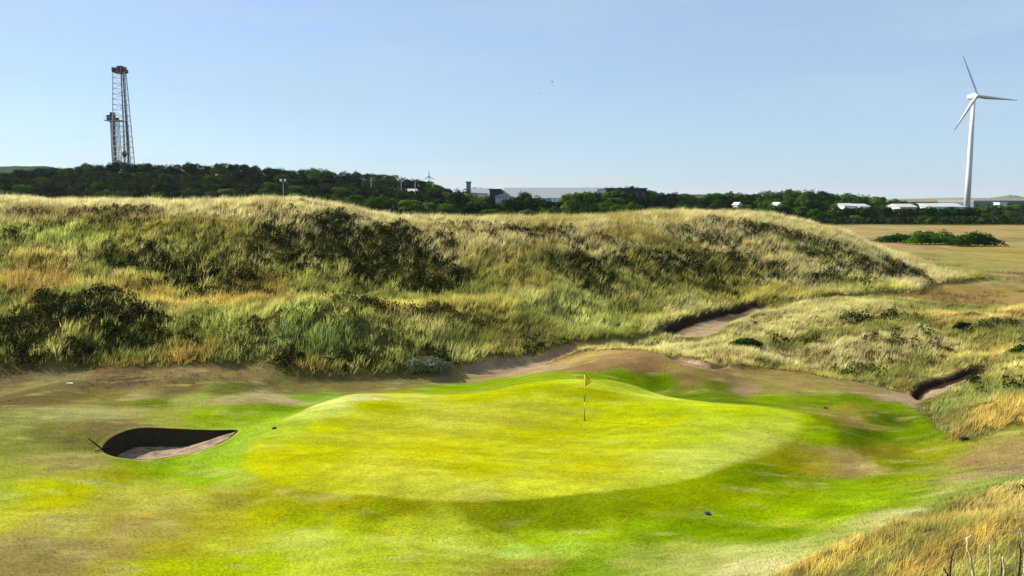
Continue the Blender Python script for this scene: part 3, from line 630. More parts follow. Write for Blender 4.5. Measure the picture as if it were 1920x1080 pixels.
LM = [(0,'the left photo edge'),(230,'the drilling derrick'),(532,'the lamp post'),(700,'the first pale pole'),(805,'the tiny turbine'),(878,'the square warehouse tower'),(945,'the small white shed'),(1062,'the bare warehouse gap'),(1180,'the dark flat building'),(1262,'the dark hall trees'),(1462,'the lone white gable'),(1600,'the low white sheds'),(1700,'the pale roofed sheds'),(1819,'the white wind turbine')]
TREES = []
def plant(u, Y, vtop, row, tone=None, wscale=1.):
    x = (u-960)/F*Y/1.006
    gz = float(far_h(np.array([x]), np.array([Y]))[0]); ztop = CAM_Z + Y*(372-vtop)/F
    h = np.clip(ztop-gz, 2.2, 13)
    h *= 1.0
    TREES.append((u, Y, x, gz, h, row, tone or random.choice(['dark green', 'dark green', 'mid green', 'blackish green']), wscale))
ROWS = [('skyline row', 335, 0, 22), ('upper middle row', 292, .30, 27), ('lower middle row', 250, .58, 31), ('front row', 212, .80, 36)]
for name, Yr, fr, step in ROWS:
    u = -60 + random.random()*20
    while u < 1990:
        vt = float(np.interp(u, SKY_U, SKY_V)); vb = float(np.interp(u, [0, 500, 900, 1200, 1400, 1560, 1920], [366, 366, 392, 396, 402, 414, 418]))
        st = step*random.uniform(.75, 1.2); Yt = Yr + random.uniform(-14, 14)
        tone = None
        if u > 850 and u < 1062:     # open part in front of the warehouse
            if name == 'skyline row' : u += st; continue
            if name == 'upper middle row': u += st; continue
        if u > 1200: Yt = {'skyline row': 345, 'upper middle row': 318, 'lower middle row': 295, 'front row': 268}[name] + random.uniform(-6, 6)
        if 1190 > u > 1060: Yt = {'skyline row': 292, 'upper middle row': 275, 'lower middle row': 260, 'front row': 215}[name] + random.uniform(-6, 6)
        vtt = vt + fr*(vb-vt) + random.uniform(-3, 4)
        if name == 'front row' and random.random() < .45: tone = random.choice(['bright green', 'mid green', 'grey green'])
        if name == 'skyline row' and u > 560 and random.random() < .4: tone = 'mid green'
        if u > 1380 and random.random() < .35 and name != 'front row': tone = 'mid green'
        if 690 < u < 800 and name in ('lower middle row', 'upper middle row') and vtt < 358: vtt = 360
        plant(u, Yt, vtt, name, tone); u += st
for u, v, t in [(893,362,'bright green'),(866,352,'dark green'),(915,366,'dark green'),(905,376,'grey green'),(935,378,'grey green'),(962,368,'dark green'),(980,358,'dark green'),(1000,364,'dark green'),(1022,370,'dark green'),(1040,376,'blackish green'),(955,382,'mid green'),(880,380,'dark green'),(1072,362,'bright green'),(1090,360,'mid green')]:
    plant(u, random.uniform(228, 240), v, 'open row', t, .8)
for u in list(range(885, 925, 11)) + [932, 944, 958, 966, 975] + list(range(998, 1190, 13)):
    v = 350 if u < 930 else (343 if 950 < u < 975 else 349) + random.uniform(-1.5, 1.5)
    plant(u, 520+random.uniform(-20, 20), v, 'far row', random.choice(['dark green', 'blackish green']), .7)
from collections import defaultdict
for u in range(1572, 1840, 13): plant(u+random.uniform(-3, 3), random.uniform(290, 297), 386.5+random.uniform(-1.5, 2.5), 'hedge row', 'dark green', .75)
for u in (1380, 1396, 1454, 1464, 1474): plant(u, 290, 383+random.uniform(-.5, 1.5), 'hedge row', 'mid green', .8)
cnt = defaultdict(int); made = {}
for (u, Y, x, gz, h, row, tone, ws) in sorted(TREES, key=lambda t: t[0]):
    lm = [l for l in LM if l[0] <= max(u, 0)][-1]; key = (row, tone, lm[1]); cnt[key] += 1
    v = random.choice(vtone(tone)); root = empty('broadleaf_tree', (x, Y, gz-.3), random.random()*6.28)
    s = h/8.0*1.02; sw = min(s*1.5, max(s*1.15, .95))*ws*random.uniform(.9, 1.15); root.scale = (sw, sw, s)
    link('trunk', v[2], root); link('crown', v[1], root)
    o = ['nearest', 'second', 'third', 'fourth', 'fifth', 'sixth', 'seventh', 'eighth', 'ninth', 'tenth', 'eleventh', 'twelfth', 'thirteenth'][min(cnt[key]-1, 12)]
    tag(root, f'{o} {tone} tree of the {row} right of {lm[1]}', 'tree', 'trees of the wood beyond the dunes')
print('trees', len(TREES))
# undergrowth filling the wood's floor
def undergrowth():
    n = 90000; x = rng.uniform(-290, 280, n); y = rng.uniform(150, 352, n)
    u = 960+x/y*F
    lim = np.where(u > 1180, 262, 168); ok = (y > lim) & (u > -60) & (u < 1980) & ~((u > 860) & (u < 1060) & (y > 245))
    x, y = x[ok], y[ok]; i = np.repeat(np.arange(len(x)), 3); N = len(i)
    px = x[i]+rng.normal(0, 1.1, N); py = y[i]+rng.normal(0, 1.1, N); pz = far_h(px, py)+rng.uniform(0, 2.0, N)
    s = rng.uniform(.25, .6, N)[:, None]; u_ = rng.normal(size=(N, 3)); u_ /= np.linalg.norm(u_, axis=1)[:, None]; v_ = np.cross(u_, rng.normal(size=(N, 3))); v_ /= np.linalg.norm(v_, axis=1)[:, None]
    P = np.stack([px, py, pz], 1); V = np.stack([P-u_*s, P-v_*s*.7, P+u_*s, P+v_*s*.7], 1).reshape(-1, 3)
    t = rng.random((N, 1)); c = S(22, 40, 16)*(1-t)+S(64, 84, 36)*t
    o = link('undergrowth', np_mesh('undergrowth', V, np.arange(N*4), np.full(N, 4), np.repeat(c, 4, 0), M_LEAF)); tag(o, 'dark green undergrowth filling the floor of the wood', 'undergrowth', kind='stuff')
undergrowth()

# ------------------------------------------------------------------ bushes one can single out
def bush(name, label, loc, lobes, n, size, tone, cat='bush', mat=None):
    root = empty(name, loc); tag(root, label, cat)
    o = link('foliage', leaf_cloud('foliage', lobes, n, size, *TONES[tone] if isinstance(tone, str) else tone, mat or M_LEAF), root)
    st = MB()
    for k in range(5):
        a = k*1.3; lb = lobes[k % len(lobes)]; st.tube([(lb[0]*.7, lb[1]*.7, -.2), (lb[0]+math.cos(a)*.1, lb[1]+math.sin(a)*.1, lb[2]+lb[5]*.4)], [.05, .02], 5)
    st.build('stem', M_BARK, root); return root
def bush_at(u, v, wpx, hpx, name, label, tone, Yf=None, n=2600, k=9, size=.07, deep=.45):
    if Yf: x = xfac(u, v)*Yf; y = Yf; z = float(far_h(np.array([x]), np.array([y]))[0]) if Yf > 112 else hzf(x, y)
    else:
        x, y = hit(u, v); z = hzf(x, y)
    W = wpx*y/F; H = hpx*y/F
    lb = []
    for i in range(k):
        t = (i+.5)/k*2-1; e = math.sqrt(max(.15, 1-t*t)); hh = H*e*random.uniform(.55, .85)
        lb.append((t*W*.42, random.uniform(-.3, .3)*W*deep, hh*.35, W*.16+hh*.15, W*.16+hh*.2, hh*.75))
    return bush(name, label, (x, y, z), lb, n, size, tone)
bush_at(1692, 447, 105, 18, 'gorse_bush', 'low dark gorse bush in the dry pasture, leftmost and flattest of the clump', 'dark green', 150, 3500, 9, .14)
bush_at(1757, 456, 100, 31, 'gorse_bush', 'broad dark green gorse bush in the middle of the clump on the dry pasture', 'mid green', 142, 5000, 9, .14)
bush_at(1826, 462, 95, 32, 'gorse_bush', 'rounded dark gorse bush at the right end of the clump on the dry pasture', 'dark green', 138, 4500, 9, .14)
bush_at(1398, 645, 62, 22, 'dark_shrub', 'small dark green shrub in the pale grass just below the sandy track', 'dark green', None, 1600, 6, .06)
bush_at(1405, 605, 40, 14, 'dark_shrub', 'small brownish shrub beside the right edge of the sandy track', 'blackish green', None, 1000, 5, .06)
bush_at(1808, 618, 44, 15, 'dark_shrub', 'lone small dark shrub in the straw grass near the dry pasture', 'blackish green', None, 1000, 5, .06)
bush_at(1915, 664, 50, 18, 'dark_shrub', 'small green shrub at the right edge above the eroded sandy cut', 'dark green', None, 1000, 5, .06)
bush_at(800, 697, 100, 30, 'sage_bush', 'silvery grey green bush at the foot of the long dune', (S(110, 124, 92), S(178, 188, 150)), None, 5000, 8, .045)
# flat topped hedge-like mound just beyond the crest
bush_at(628, 392, 130, 26, 'hawthorn_thicket', 'flat topped dark thicket just behind the dune crest with a paler green top', 'grey green', 105, 6000, 12, .1)
bush_at(715, 396, 90, 14, 'hawthorn_thicket', 'low dark thicket behind the dune crest right of the flat topped one', 'mid green', 110, 3000, 8, .1)

# ------------------------------------------------------------------ drilling derrick
M_STEEL = mat_plain('weathered_steel', (.5, .49, .48), .6, .1, .15, 2); M_RED = mat_plain('red_oxide', S(120, 40, 36), .8, 0, .3, 2)
M_DARK = mat_plain('dark_steel', S(58, 56, 62), .7, .2, .25, 2); M_WHITE = mat_plain('white_paint', S(235, 236, 238, 1.35), .45, 0, .05, .6); M_PIPE = mat_plain('drill_pipe', S(124, 112, 120), .5, .5, .3, 1)
def derrick():
    Yd = 372.; px = Yd/F
    bx = xfac(230, 215)*Yd; root = empty('drilling_derrick', (bx, Yd, 14.0)); z0 = 14.0
    tag(root, 'tall steel lattice drilling derrick with a racking platform rising above the trees', 'derrick')
    def Zv(v): return CAM_Z - Yd*tanv(v) - z0
    def Xu(u): return (u-230)*px/1.018
    zt = Zv(137); zb = 0
    # the mast: four tapering legs
    LB = {(-1,-1): (Xu(212), -4.5), (-1,1): (Xu(218), 4.5), (1,-1): (Xu(250), -4.5), (1,1): (Xu(241), 4.5)}
    LT = {(-1,-1): (Xu(220.5), -2.4), (-1,1): (Xu(227), 2.4), (1,-1): (Xu(241.5), -2.4), (1,1): (Xu(236), 2.4)}
    def P(k, z):
        t = (z-zb)/(zt-zb); return (LB[k][0]*(1-t)+LT[k][0]*t, LB[k][1]*(1-t)+LT[k][1]*t, z)
    for k in LB: MB().tube([P(k, zb), P(k, zt)], .2, 6).build('leg', M_STEEL, root)
    zs = np.linspace(Zv(305), zt, 18)
    order = [(-1,-1), (1,-1), (1,1), (-1,1)]
    for s in range(4):
        a, b = order[s], order[(s+1) % 4]
        m = MB()
        for i in range(len(zs)-1):
            if s == 0 and False: continue
            m.bar(P(a, zs[i]), P(b, zs[i]), .11)
            if i % 2: m.bar(P(a, zs[i]), P(b, zs[i+1]), .1)
            else: m.bar(P(b, zs[i]), P(a, zs[i+1]), .1)
        m.bar(P(a, zt), P(b, zt), .16)
        m.build('lattice_bracing', M_STEEL, root)
    m = MB().box(Xu(219), Xu(228), -2.6, 2.4, zt, Zv(128)); m.box(Xu(229), Xu(238), -2.6, 2.2, zt, Zv(125)); m.box(Xu(238), Xu(243), -2, 1, zt, Zv(131))
    cb = m.build('crown_block', M_RED, root)
    m = MB()
    for u0, u1, v in ((236, 244, 128), (219, 229, 126.5)):
        m.bar((Xu(u0), -2.8, Zv(v)), (Xu(u1), -2.8, Zv(v)), .07); m.bar((Xu(u1), -2.8, Zv(v)), (Xu(u1), -2.8, zt), .07); m.bar((Xu(u0), -2.8, Zv(v)), (Xu(u0), -2.8, zt), .07)
    m.build('crown_railing', M_WHITE, cb)
    m = MB().bar((Xu(233), 0, Zv(125)), (Xu(233), 0, Zv(122)), .12); m.build('beacon', M_WHITE, cb)
    zp = Zv(226)
    pl = MB().box(Xu(200), Xu(233), -3, 2.6, zp-.35, zp).build('racking_platform', M_STEEL, root)
    m = MB()
    for yy in (-3, 2.6):
        m.bar((Xu(200), yy, zp+1.2), (Xu(218), yy, zp+1.2), .07); m.bar((Xu(200), yy, zp+2.2), (Xu(206), yy, zp+2.2), .06)
        for uu in (200, 203, 206, 212, 218): m.bar((Xu(uu), yy, zp), (Xu(uu), yy, zp+(2.2 if uu < 207 else 1.2)), .06)
    m.build('railing', M_WHITE, pl)
    MB().box(Xu(203.5), Xu(213), -2.2, 1.6, zp, zp+2.3).build('cabin', M_DARK, pl)
    MB().box(Xu(209), Xu(215), -1.6, 1.0, zp+2.3, zp+3.6).box(Xu(215), Xu(221), -1.6, 1, zp+.2, zp+1.2).build('winch', M_DARK, pl)
    for k in range(5):          # racked pipe under the platform
        ub = 208+k*1.0; MB().tube([(Xu(ub), -1.5+k*.5, -2), (Xu(209.3+k*.9), -1.5+k*.5, zp-.3)], .17, 6).build('racked_pipe', M_DARK, root)
    for k in range(6):
        MB().tube([(Xu(213+k*2.4), -2+k*.3, -2), (Xu(215+k*1.8), -2+k*.3, zp-.3)], .14, 6).build('racked_pipe', M_PIPE, root)
    for u in (229.3, 231, 234.5, 236): MB().tube([(Xu(u), 0, -1), (Xu(230.5+(u-229.3)*.7), 0, zt)], .13, 5).build('cable', M_DARK, root)
    MB().tube([(Xu(234.8), 1.2, -1), (Xu(235), 1.2, zt)], .3, 6).build('guide_rail', M_DARK, root)
    bz = Zv(289); MB().prism([(Xu(226), bz), (Xu(227.5), bz-1.3), (Xu(231), bz-1.5), (Xu(232.4), bz), (Xu(231.5), bz+1.5), (Xu(228), bz+1.2)], -.8, .8).build('travelling_block', M_DARK, root)
    m = MB()
    for v in (272, 255, 204, 174): m.bar((Xu(229), -1.5, Zv(v)), (Xu(240), -1.5, Zv(v)), .18)
    m.build('girt', M_DARK, root)
derrick()

# ------------------------------------------------------------------ wind turbines
def blade_mesh(L_, root_w, mat, parent, ang, name='blade'):
    vs = []; fs = []; K = 14; prof = [(-.35, 0), (-.15, .5), (.2, .42), (.65, 0), (.2, -.25), (-.15, -.35)]
    for i in range(K+1):
        t = i/K; c = root_w*(.55+.45*math.sin(min(1, t/.2)*math.pi/2))*(1-.82*max(0, t-.12)/.88) if t > 0 else root_w*.5
        th = .55 if t < .05 else .22; tw = R(26*(1-t)**1.5+3)
        for a, b in prof:
            X_ = a*c; Y_ = b*c*th*1.3; vs.append((X_*math.cos(tw)-Y_*math.sin(tw), X_*math.sin(tw)+Y_*math.cos(tw), t*L_))
    n = len(prof)
    for i in range(K):
        for k in range(n): fs.append((i*n+k, i*n+(k+1) % n, (i+1)*n+(k+1) % n, (i+1)*n+k))
    fs.append(tuple(range(n))); fs.append(tuple(range(K*n, K*n+n)))
    o = MB().add(vs, fs).build(name, mat, parent, True); o.rotation_euler = (0, ang, 0); return o
def turbine(Yt, uh, vh, vbase, blen_px, angs, label, tower_r, mat, name='wind_turbine', yaw=R(8)):
    p = Yt/F; x = (uh-960)*p*1.0; z0 = 1.5; zh = CAM_Z+(372-vh)*p*1.015
    x = xfac(uh, vh)*Yt; zh = CAM_Z - Yt*tanv(vh)
    root = empty(name, (x-.3, Yt, z0)); tag(root, label, 'wind turbine'); H = zh-z0
    k = tower_r
    MB().tube([(0, 0, -1), (0, 0, H*.35), (0, 0, H*.7), (0, 0, H-1.3*k)], [k*1.0, k*.87, k*.72, k*.55], 20).build('tower', mat, root, True)
    nac = MB().tube([(0, -1.5*k, H), (0, -1.2*k, H), (0, 0, H+.02), (0, 2.2*k, H+.1), (0, 2.9*k, H+.1)], [.55*k, .98*k, 1.15*k, .85*k, .35*k], 18).build('nacelle', mat, root, True)
    hub = MB().tube([(0, -1.3*k, H), (0, -1.9*k, H), (0, -2.3*k, H), (0, -2.5*k, H)], [.8*k, .75*k, .45*k, .08*k], 16).build('hub', mat, root, True)
    for a in angs:
        b = blade_mesh(blen_px*p, 1.25*k, mat, hub, a); b.location = (0, -1.75*k, H)
    root.rotation_euler = (0, 0, yaw); return root
turbine(430, 1827, 181, 383, 81, [R(-26), R(94.5), R(214)], 'tall white three-bladed wind turbine standing on the right behind the trees', 1.6, M_WHITE)
turbine(620, 805, 331, 350, 12, [R(0), R(118), R(240)], 'tiny dark wind turbine poking above the trees left of the grey warehouse', .55, M_DARK)

# ------------------------------------------------------------------ buildings
M_CLAD = mat_plain('grey_cladding', (.84, .86, .84), .6, 0, .06, .3); M_ROOF = mat_plain('grey_roof', (.19, .21, .215), .8, 0, .1, .2)
M_DBRK = mat_plain('dark_cladding', S(60, 62, 74), .8, 0, .1, .3); M_GLASS = mat_plain('dark_glass', (.02, .025, .03), .15, 0, .1, 1)
M_BLUE = mat_plain('blue_grey_cladding', S(120, 140, 160), .6, 0, .1, .3); M_PALE = mat_plain('pale_roof', (.42, .42, .40), .5, 0, .06, .3)
def hall(name, label, Y0, u0, u1, vtop, depth, rise, wall, roof, gable='x', windows=0, zg=2.0, seams=0, cat='building'):
    p = Y0/F; x0 = (u0-960)*p/1.006; x1 = (u1-960)*p/1.006; zt = CAM_Z+(372-vtop)*p-zg; xc = (x0+x1)/2; W = (x1-x0)/2
    root = empty(name, (xc, Y0, zg)); tag(root, label, cat); he = zt-rise
    MB().box(-W, W, 0, depth, -2, he).build('wall', wall, root)
    if gable == 'x':   # ridge runs across the view
        m = MB().add([(-W-.3, -.4, he+.02), (W+.3, -.4, he+.02), (W+.3, depth+.4, he+.02), (-W-.3, depth+.4, he+.02), (-W-.3, depth/2, he+rise), (W+.3, depth/2, he+rise),],
                     [(0, 1, 5, 4), (2, 3, 4, 5), (0, 4, 3), (1, 2, 5), (0, 3, 2, 1)])
    elif gable == 'y':
        m = MB().add([(-W-.3, -.4, he+.02), (W+.3, -.4, he+.02), (W+.3, depth+.4, he+.02), (-W-.3, depth+.4, he+.02), (0, -.4, he+rise), (0, depth+.4, he+rise)],
                     [(0, 4, 5, 3), (1, 2, 5, 4), (0, 1, 4), (2, 3, 5), (0, 3, 2, 1)])
    else: m = MB().box(-W-.3, W+.3, -.3, depth+.3, he+.02, he+rise+.05)
    m.build('roof', roof, root)
    for k in range(windows):
        xx = -W+(k+.5)*2*W/windows; ww = min(1.6, W/windows*.6); MB().box(xx-ww, xx+ww, -.08, .1, he-2.6, he-1.1).build('window', M_GLASS, root)
    if seams:
        m = MB()
        for k in range(1, seams): xx = -W+k*2*W/seams; m.box(xx-.12, xx+.12, -.12, .05, 0, he-.1)
        m.build('cladding_ribs', roof, root)
    return root
hall('warehouse', 'long light grey warehouse with a low sloping roof rising behind the tree gap', 320, 944, 1160, 350, 70, 4.6, M_CLAD, M_ROOF, 'x', seams=18)
hall('warehouse_annex', 'short grey warehouse block left of the dark recess below the square tower', 325, 876, 921, 351.5, 46, 3.4, M_CLAD, M_ROOF, 'x', seams=5)
hall('loading_bay', 'dark recessed block between the two grey warehouse buildings', 322, 918, 939, 354.5, 30, .5, M_DBRK, M_DBRK, 'flat')
hall('stair_tower', 'narrow square grey tower at the left end of the warehouse', 329, 874.5, 882, 341, 5, .4, M_ROOF, M_ROOF, 'flat', cat='tower')
hall('white_shed', 'small bright white shed among the trees below the dark recess', 255, 929, 951, 364, 8, .8, M_PALE, M_PALE, 'y')
hall('dark_hall', 'long dark flat-roofed building right of the grey warehouse', 312, 1136, 1212, 353, 30, .5, M_DBRK, M_DBRK, 'flat', windows=6)
hall('white_canopy', 'long low white roofed building between the two pale poles', 300, 712, 778, 354, 12, 1.0, M_DBRK, M_PALE, 'x', zg=8)
hall('small_house', 'lone white gabled building among trees in the right half', 302, 1458, 1469, 379, 8, 1.4, M_PALE, M_PALE, 'y')
hall('small_house', 'tiny white gabled building among the trees left of the lone larger one', 302, 1384, 1392, 379, 8, 1.2, M_PALE, M_PALE, 'y')
hall('low_shed', 'low white shed, left one of the pair right of the lone white gable', 306, 1584, 1606, 381, 12, 1.0, M_CLAD, M_PALE, 'x', windows=3)
hall('low_shed', 'low white shed, right one of the pair right of the lone white gable', 304, 1612, 1632, 382, 12, 1.0, M_CLAD, M_PALE, 'x', windows=3)
hall('low_shed', 'low pale shed with a stepped roof left of the wind turbine', 308, 1688, 1720, 382, 12, 1.2, M_CLAD, M_PALE, 'x', windows=4)
hall('low_shed', 'long low pale shed ending at the foot of the wind turbine', 330, 1745, 1813, 381, 20, 1.4, M_CLAD, M_PALE, 'x', windows=6)
hall('factory_hall', 'long blue grey flat hall running off the right edge behind the turbine', 480, 1826, 2010, 376, 40, 1.0, M_BLUE, M_ROOF, 'flat', windows=9)
hall('site_cabin', 'small white block in front of the blue grey hall', 470, 1875, 1889, 379.5, 6, .3, M_WHITE, M_WHITE, 'flat')

# lamp post and poles
M_GREYP = mat_plain('grey_post', (.2, .2, .2), .8)
def pole(u, vtop, Yp, label, r=.12, mat=None, name='pole', zg=8):
    x = (u-960)*Yp/F/1.006; zt = CAM_Z+(372-vtop)*Yp/F; root = empty(name, (x, Yp, zg)); tag(root, label, 'pole')
    MB().tube([(0, 0, -1), (0, 0, zt-zg)], [r*1.2, r*.8], 10).build('shaft', mat or M_GREYP, root, True); return root, zt-zg
for u, v, l, gr in [(697, 334, 'left one of three pale poles rising by the long white roof', 0), (753, 334, 'middle one of three pale poles, over the long white roof', 0), (779, 341, 'shortest and rightmost pale pole by the long white roof', 0)]:
    r_, h_ = pole(u, v, 285, l, .17, M_GREYP); r_['group'] = 'pale poles by the long white roof'; MB().box(-.34, .34, -.3, .3, h_, h_+.2).build('lamp_head', M_STEEL, r_)
r_, h_ = pole(532, 340, 205, 'pale lamp post with two round heads standing among the trees', .1, name='lamp_post', zg=5)
MB().tube([(-.75, 0, h_-.2), (.75, 0, h_-.2)], .06, 6).build('crossarm', M_GREYP, r_)
for s in (-1, 1): MB().tube([(s*.55, 0, h_-.25), (s*.55, 0, h_-.05), (s*.55, 0, h_+.35), (s*.55, 0, h_+.5)], [.12, .27, .27, .1], 10).build('lamp_head', M_WHITE, r_, True)

# ------------------------------------------------------------------ distant hills
def hill(name, u0, u1, Yh, prof, depth, c0, c1, trees=False, base=-5):
    nxh, nyh = 260, 26; uu = np.linspace(u0, u1, nxh); t = np.linspace(0, 1, nyh)
    U, T = np.meshgrid(uu, t); Yc = Yh+T*depth; Xc = (U-960)/F*Yc
    vt = np.interp(U, [a for a, b in prof], [b for a, b in prof]); top = CAM_Z+(372-vt)*Yh/F
    z = base+(top-base)*np.sin(np.clip(T*1.9, 0, 1)*math.pi/2)**.7*(1-.0*T)
    z = z + (Yh/450.)*fbm(Xc/(Yh/60), Yc/(Yh/40), 101, 4)*(T > .02)*(1.2 if trees else .4)
    V = np.stack([Xc.ravel(), Yc.ravel(), z.ravel()], 1); ix = np.arange(nxh*nyh).reshape(nyh, nxh)
    Q = np.stack([ix[:-1, :-1], ix[:-1, 1:], ix[1:, 1:], ix[1:, :-1]], -1).reshape(-1, 4)
    k = sst(-.12, .12, fbm(Xc.ravel()/(Yh/25), Yc.ravel()/(Yh/12), 103, 4)); col = lerp(np.tile(c0, (len(V), 1)), c1, k)
    tag(link(name, np_mesh(name, V, Q.ravel(), np.full(len(Q), 4), col, M_GROUND, True)), kind='structure')
hill('hills', -400, 200, 900, [(-400,312),(-100,303),(0,298),(50,296),(100,297),(130,303),(200,325)], 500, S(46, 72, 50), S(74, 98, 68), True)
hill('hills', 1560, 2400, 2300, [(1560,376),(1720,372.5),(1780,370.5),(1860,371.5),(1920,372),(2400,374)], 900, S(150, 146, 110), S(176, 164, 120))
hill('hills', 1820, 2400, 4200, [(1820,374),(1850,371.5),(1880,367),(1888,364.5),(1893,366.5),(1898,365.5),(1910,369),(1960,371),(2400,372)], 900, S(110, 116, 110), S(130, 134, 120))
hill('hills', 700, 1500, 1500, [(700,370),(900,366),(1100,369),(1300,364),(1360,362),(1420,367),(1500,371)], 500, S(50, 74, 46), S(80, 98, 64), True)

# ------------------------------------------------------------------ flag, rake, small fittings
M_YEL = mat_plain('yellow_paint', (.85, .72, .03), .5, 0, .04, 2); M_BLK = mat_plain('black_paint', (.012, .012, .012), .5, 0, .1, 2)
def flag():
    x, y = hit(1096, 788); z = hzf(x, y); root = empty('golf_flag', (x, y, z)); tag(root, 'yellow pennant on a black and yellow banded pin standing in the putting green', 'golf flag')
    zs = [(0, .54, M_BLK), (.54, .86, M_YEL), (.86, 1.20, M_BLK), (1.20, 2.16, M_YEL)]
    for a, b, m in zs: MB().tube([(0, 0, a if a else -.1), (0, 0, b)], .019 if m is M_BLK else .018, 10).build('pin_band', m, root, True)
    MB().tube([(0, 0, 2.16), (0, 0, 2.2)], [.022, .01], 8).build('pin_cap', M_BLK, root)
    # triangular cloth, gently waved, droops to the lower right
    n = 14; m = MB(); e = MB(); A = np.array([.02, 0, 2.15]); B = np.array([.02, 0, 1.62]); T = np.array([.27, -.10, 1.83]); grid = []
    for i in range(n+1):
        t = i/n; a = A+(T-A)*t; b = B+(T-B)*t; row = []
        for j in range(6):
            p = a+(b-a)*j/5; p = p+np.array([0, .035*math.sin(t*7+j*.5)*t, 0]); row.append(p)
        grid.append(row)
    vs = [p for r in grid for p in r]; fs = [(i*6+j, i*6+j+1, (i+1)*6+j+1, (i+1)*6+j) for i in range(n) for j in range(5)]
    fl = m.add(vs, fs).build('pennant', M_YEL, root, True)
    mc = M_YEL.copy(); mc.name = 'pennant_cloth'; t_ = mc.node_tree; tr = t_.nodes.new('ShaderNodeBsdfTranslucent'); tr.inputs['Color'].default_value = (.9, .8, .05, 1); ms = t_.nodes.new('ShaderNodeMixShader'); ms.inputs[0].default_value = .55
    t_.links.new(t_.nodes['Principled BSDF'].outputs[0], ms.inputs[1]); t_.links.new(tr.outputs[0], ms.inputs[2]); t_.links.new(ms.outputs[0], t_.nodes['Material Output'].inputs['Surface']); fl.data.materials[0] = mc
    mod = fl.modifiers.new('thick', 'SOLIDIFY'); mod.thickness = .004
    MB().tube([grid[i][0] for i in range(n+1)], .011, 6).tube([grid[i][5] for i in range(n, -1, -1)], .011, 6).build('hem', M_BLK, fl)
    MB().tube([(.03, 0, 1.58), (.06, -.01, 1.5), (.12, -.02, 1.52), (.12, -.01, 1.6)], [.02, .03, .03, .015], 8).build('tie', M_YEL, fl)
    cup = MB().tube([(x, y, z+.012), (x, y, z-.02)], .054, 20).build('hole_cup', mat_plain('cup', S(30, 30, 20), .8)); tag(cup, 'dark hole cup at the foot of the flag pin', 'hole cup')
flag()
M_RAKE = mat_plain('rake_handle', (.012, .009, .008), 1); M_RAKE.node_tree.nodes['Principled BSDF'].inputs['Specular IOR Level'].default_value = 0
def rake():
    a = hit(166, 826); b = hit(192, 846); za = hzf(*a); root = empty('bunker_rake', (a[0], a[1], za)); tag(root, 'thin dark bunker rake lying with its head over the left lip of the bunker', 'rake')
    d = np.array([b[0]-a[0], b[1]-a[1], hzf(*b)-za+.05])
    MB().tube([(0, 0, .05), tuple(d+np.array([0, 0, .03]))], .024, 8).build('handle', M_RAKE, root, True)
    m = MB(); nrm = np.array([-d[1], d[0], 0]); nrm /= np.linalg.norm(nrm); e = d+np.array([.02, 0, .02]); m.tube([tuple(e-nrm*.3), tuple(e+nrm*.3)], .022, 6)
    for k in range(9): q = e+nrm*(-.28+k*.07); m.tube([tuple(q), tuple(q+np.array([0, 0, -.1]))], .008, 5)
    m.build('rake_head', M_RAKE, root)
rake()
def sprinkler(u, v, label, r=.13):
    x, y = hit(u, v); z = hzf(x, y); root = empty('sprinkler_head', (x, y, z)); tag(root, label, 'sprinkler')
    MB().tube([(0, 0, -.02), (0, 0, .035), (0, 0, .045)], [r, r, r*.85], 16).build('cover', M_BLK, root, True); MB().tube([(0, 0, .045), (0, 0, .07)], [r*.4, r*.35], 10).build('nozzle', M_DARK, root)
sprinkler(514, 804, 'small round dark sprinkler cover just off the left end of the putting green', .11)
sprinkler(1326, 964, 'small round dark sprinkler cover in the turf in front of the green', .10)
sprinkler(1547, 766, 'small round dark sprinkler cover right of the putting green by a dry patch', .1)
def block():
    x, y = hit(1807, 824); z = hzf(x, y); root = empty('valve_box', (x, y, z)); tag(root, 'small dark box sunk in turf at the edge of the golden rough', 'box')
    MB().box(-.14, .14, -.1, .1, -.05, .10).build('body', M_BLK, root); MB().box(-.155, .155, -.115, .115, .102, .125).build('lid', M_DARK, root)
block()
x, y = hit(131, 722); z = hzf(x, y)
o = MB().prism([(-.14, 0), (.12, .0), (.17, .04), (-.03, .07), (-.18, .045)], -.08, .08).build('tee_marker', M_WHITE); o.location = (x, y, z); tag(o, 'small white marker stone lying on dry turf at the far left', 'marker')

# dead stalks on the near bank
M_STALK = mat_plain('bleached_stalk', S(226, 214, 168, 1.3), .8, 0, .2, 14); M_DSTALK = mat_plain('brown_stalk', S(84, 64, 52), .9, 0, .3, 14)
def stalk(pix, rad, label, mat, Yk, twigs=(), name='dead_stalk'):
    rad *= .75
    """pix runs from the tip down to the foot"""
    foot = pix[-1]; pts = []
    for u, v in pix: pts.append(np.array([xfac(u, v)*Yk, Yk, CAM_Z-Yk*tanv(v)]))
    gz = hzf(pts[-1][0], Yk); base = np.array([pts[-1][0], Yk, min(gz-.05, pts[-1][2])]); root = empty(name, tuple(base)); tag(root, label, 'stalk')
    P = [p-base for p in pts]+[np.zeros(3)]; P = P[::-1]
    J = [P[0]]
    for a, b in zip(P[:-1], P[1:]):
        for t in (.33, .66, 1): J.append(a+(b-a)*t+rng.normal(0, rad*.35, 3)*(t < 1))
    MB().tube(J, np.linspace(rad*1.2, rad*.7, len(J)), 7).build('stem', mat, root, True)
    for tw in twigs:
        q = [np.array([xfac(u, v)*Yk, Yk+.04, CAM_Z-Yk*tanv(v)])-base for u, v in tw]; MB().tube(q, np.linspace(rad*.5, rad*.25, len(q)), 6).build('twig', mat, root, True)
YS = 12.2
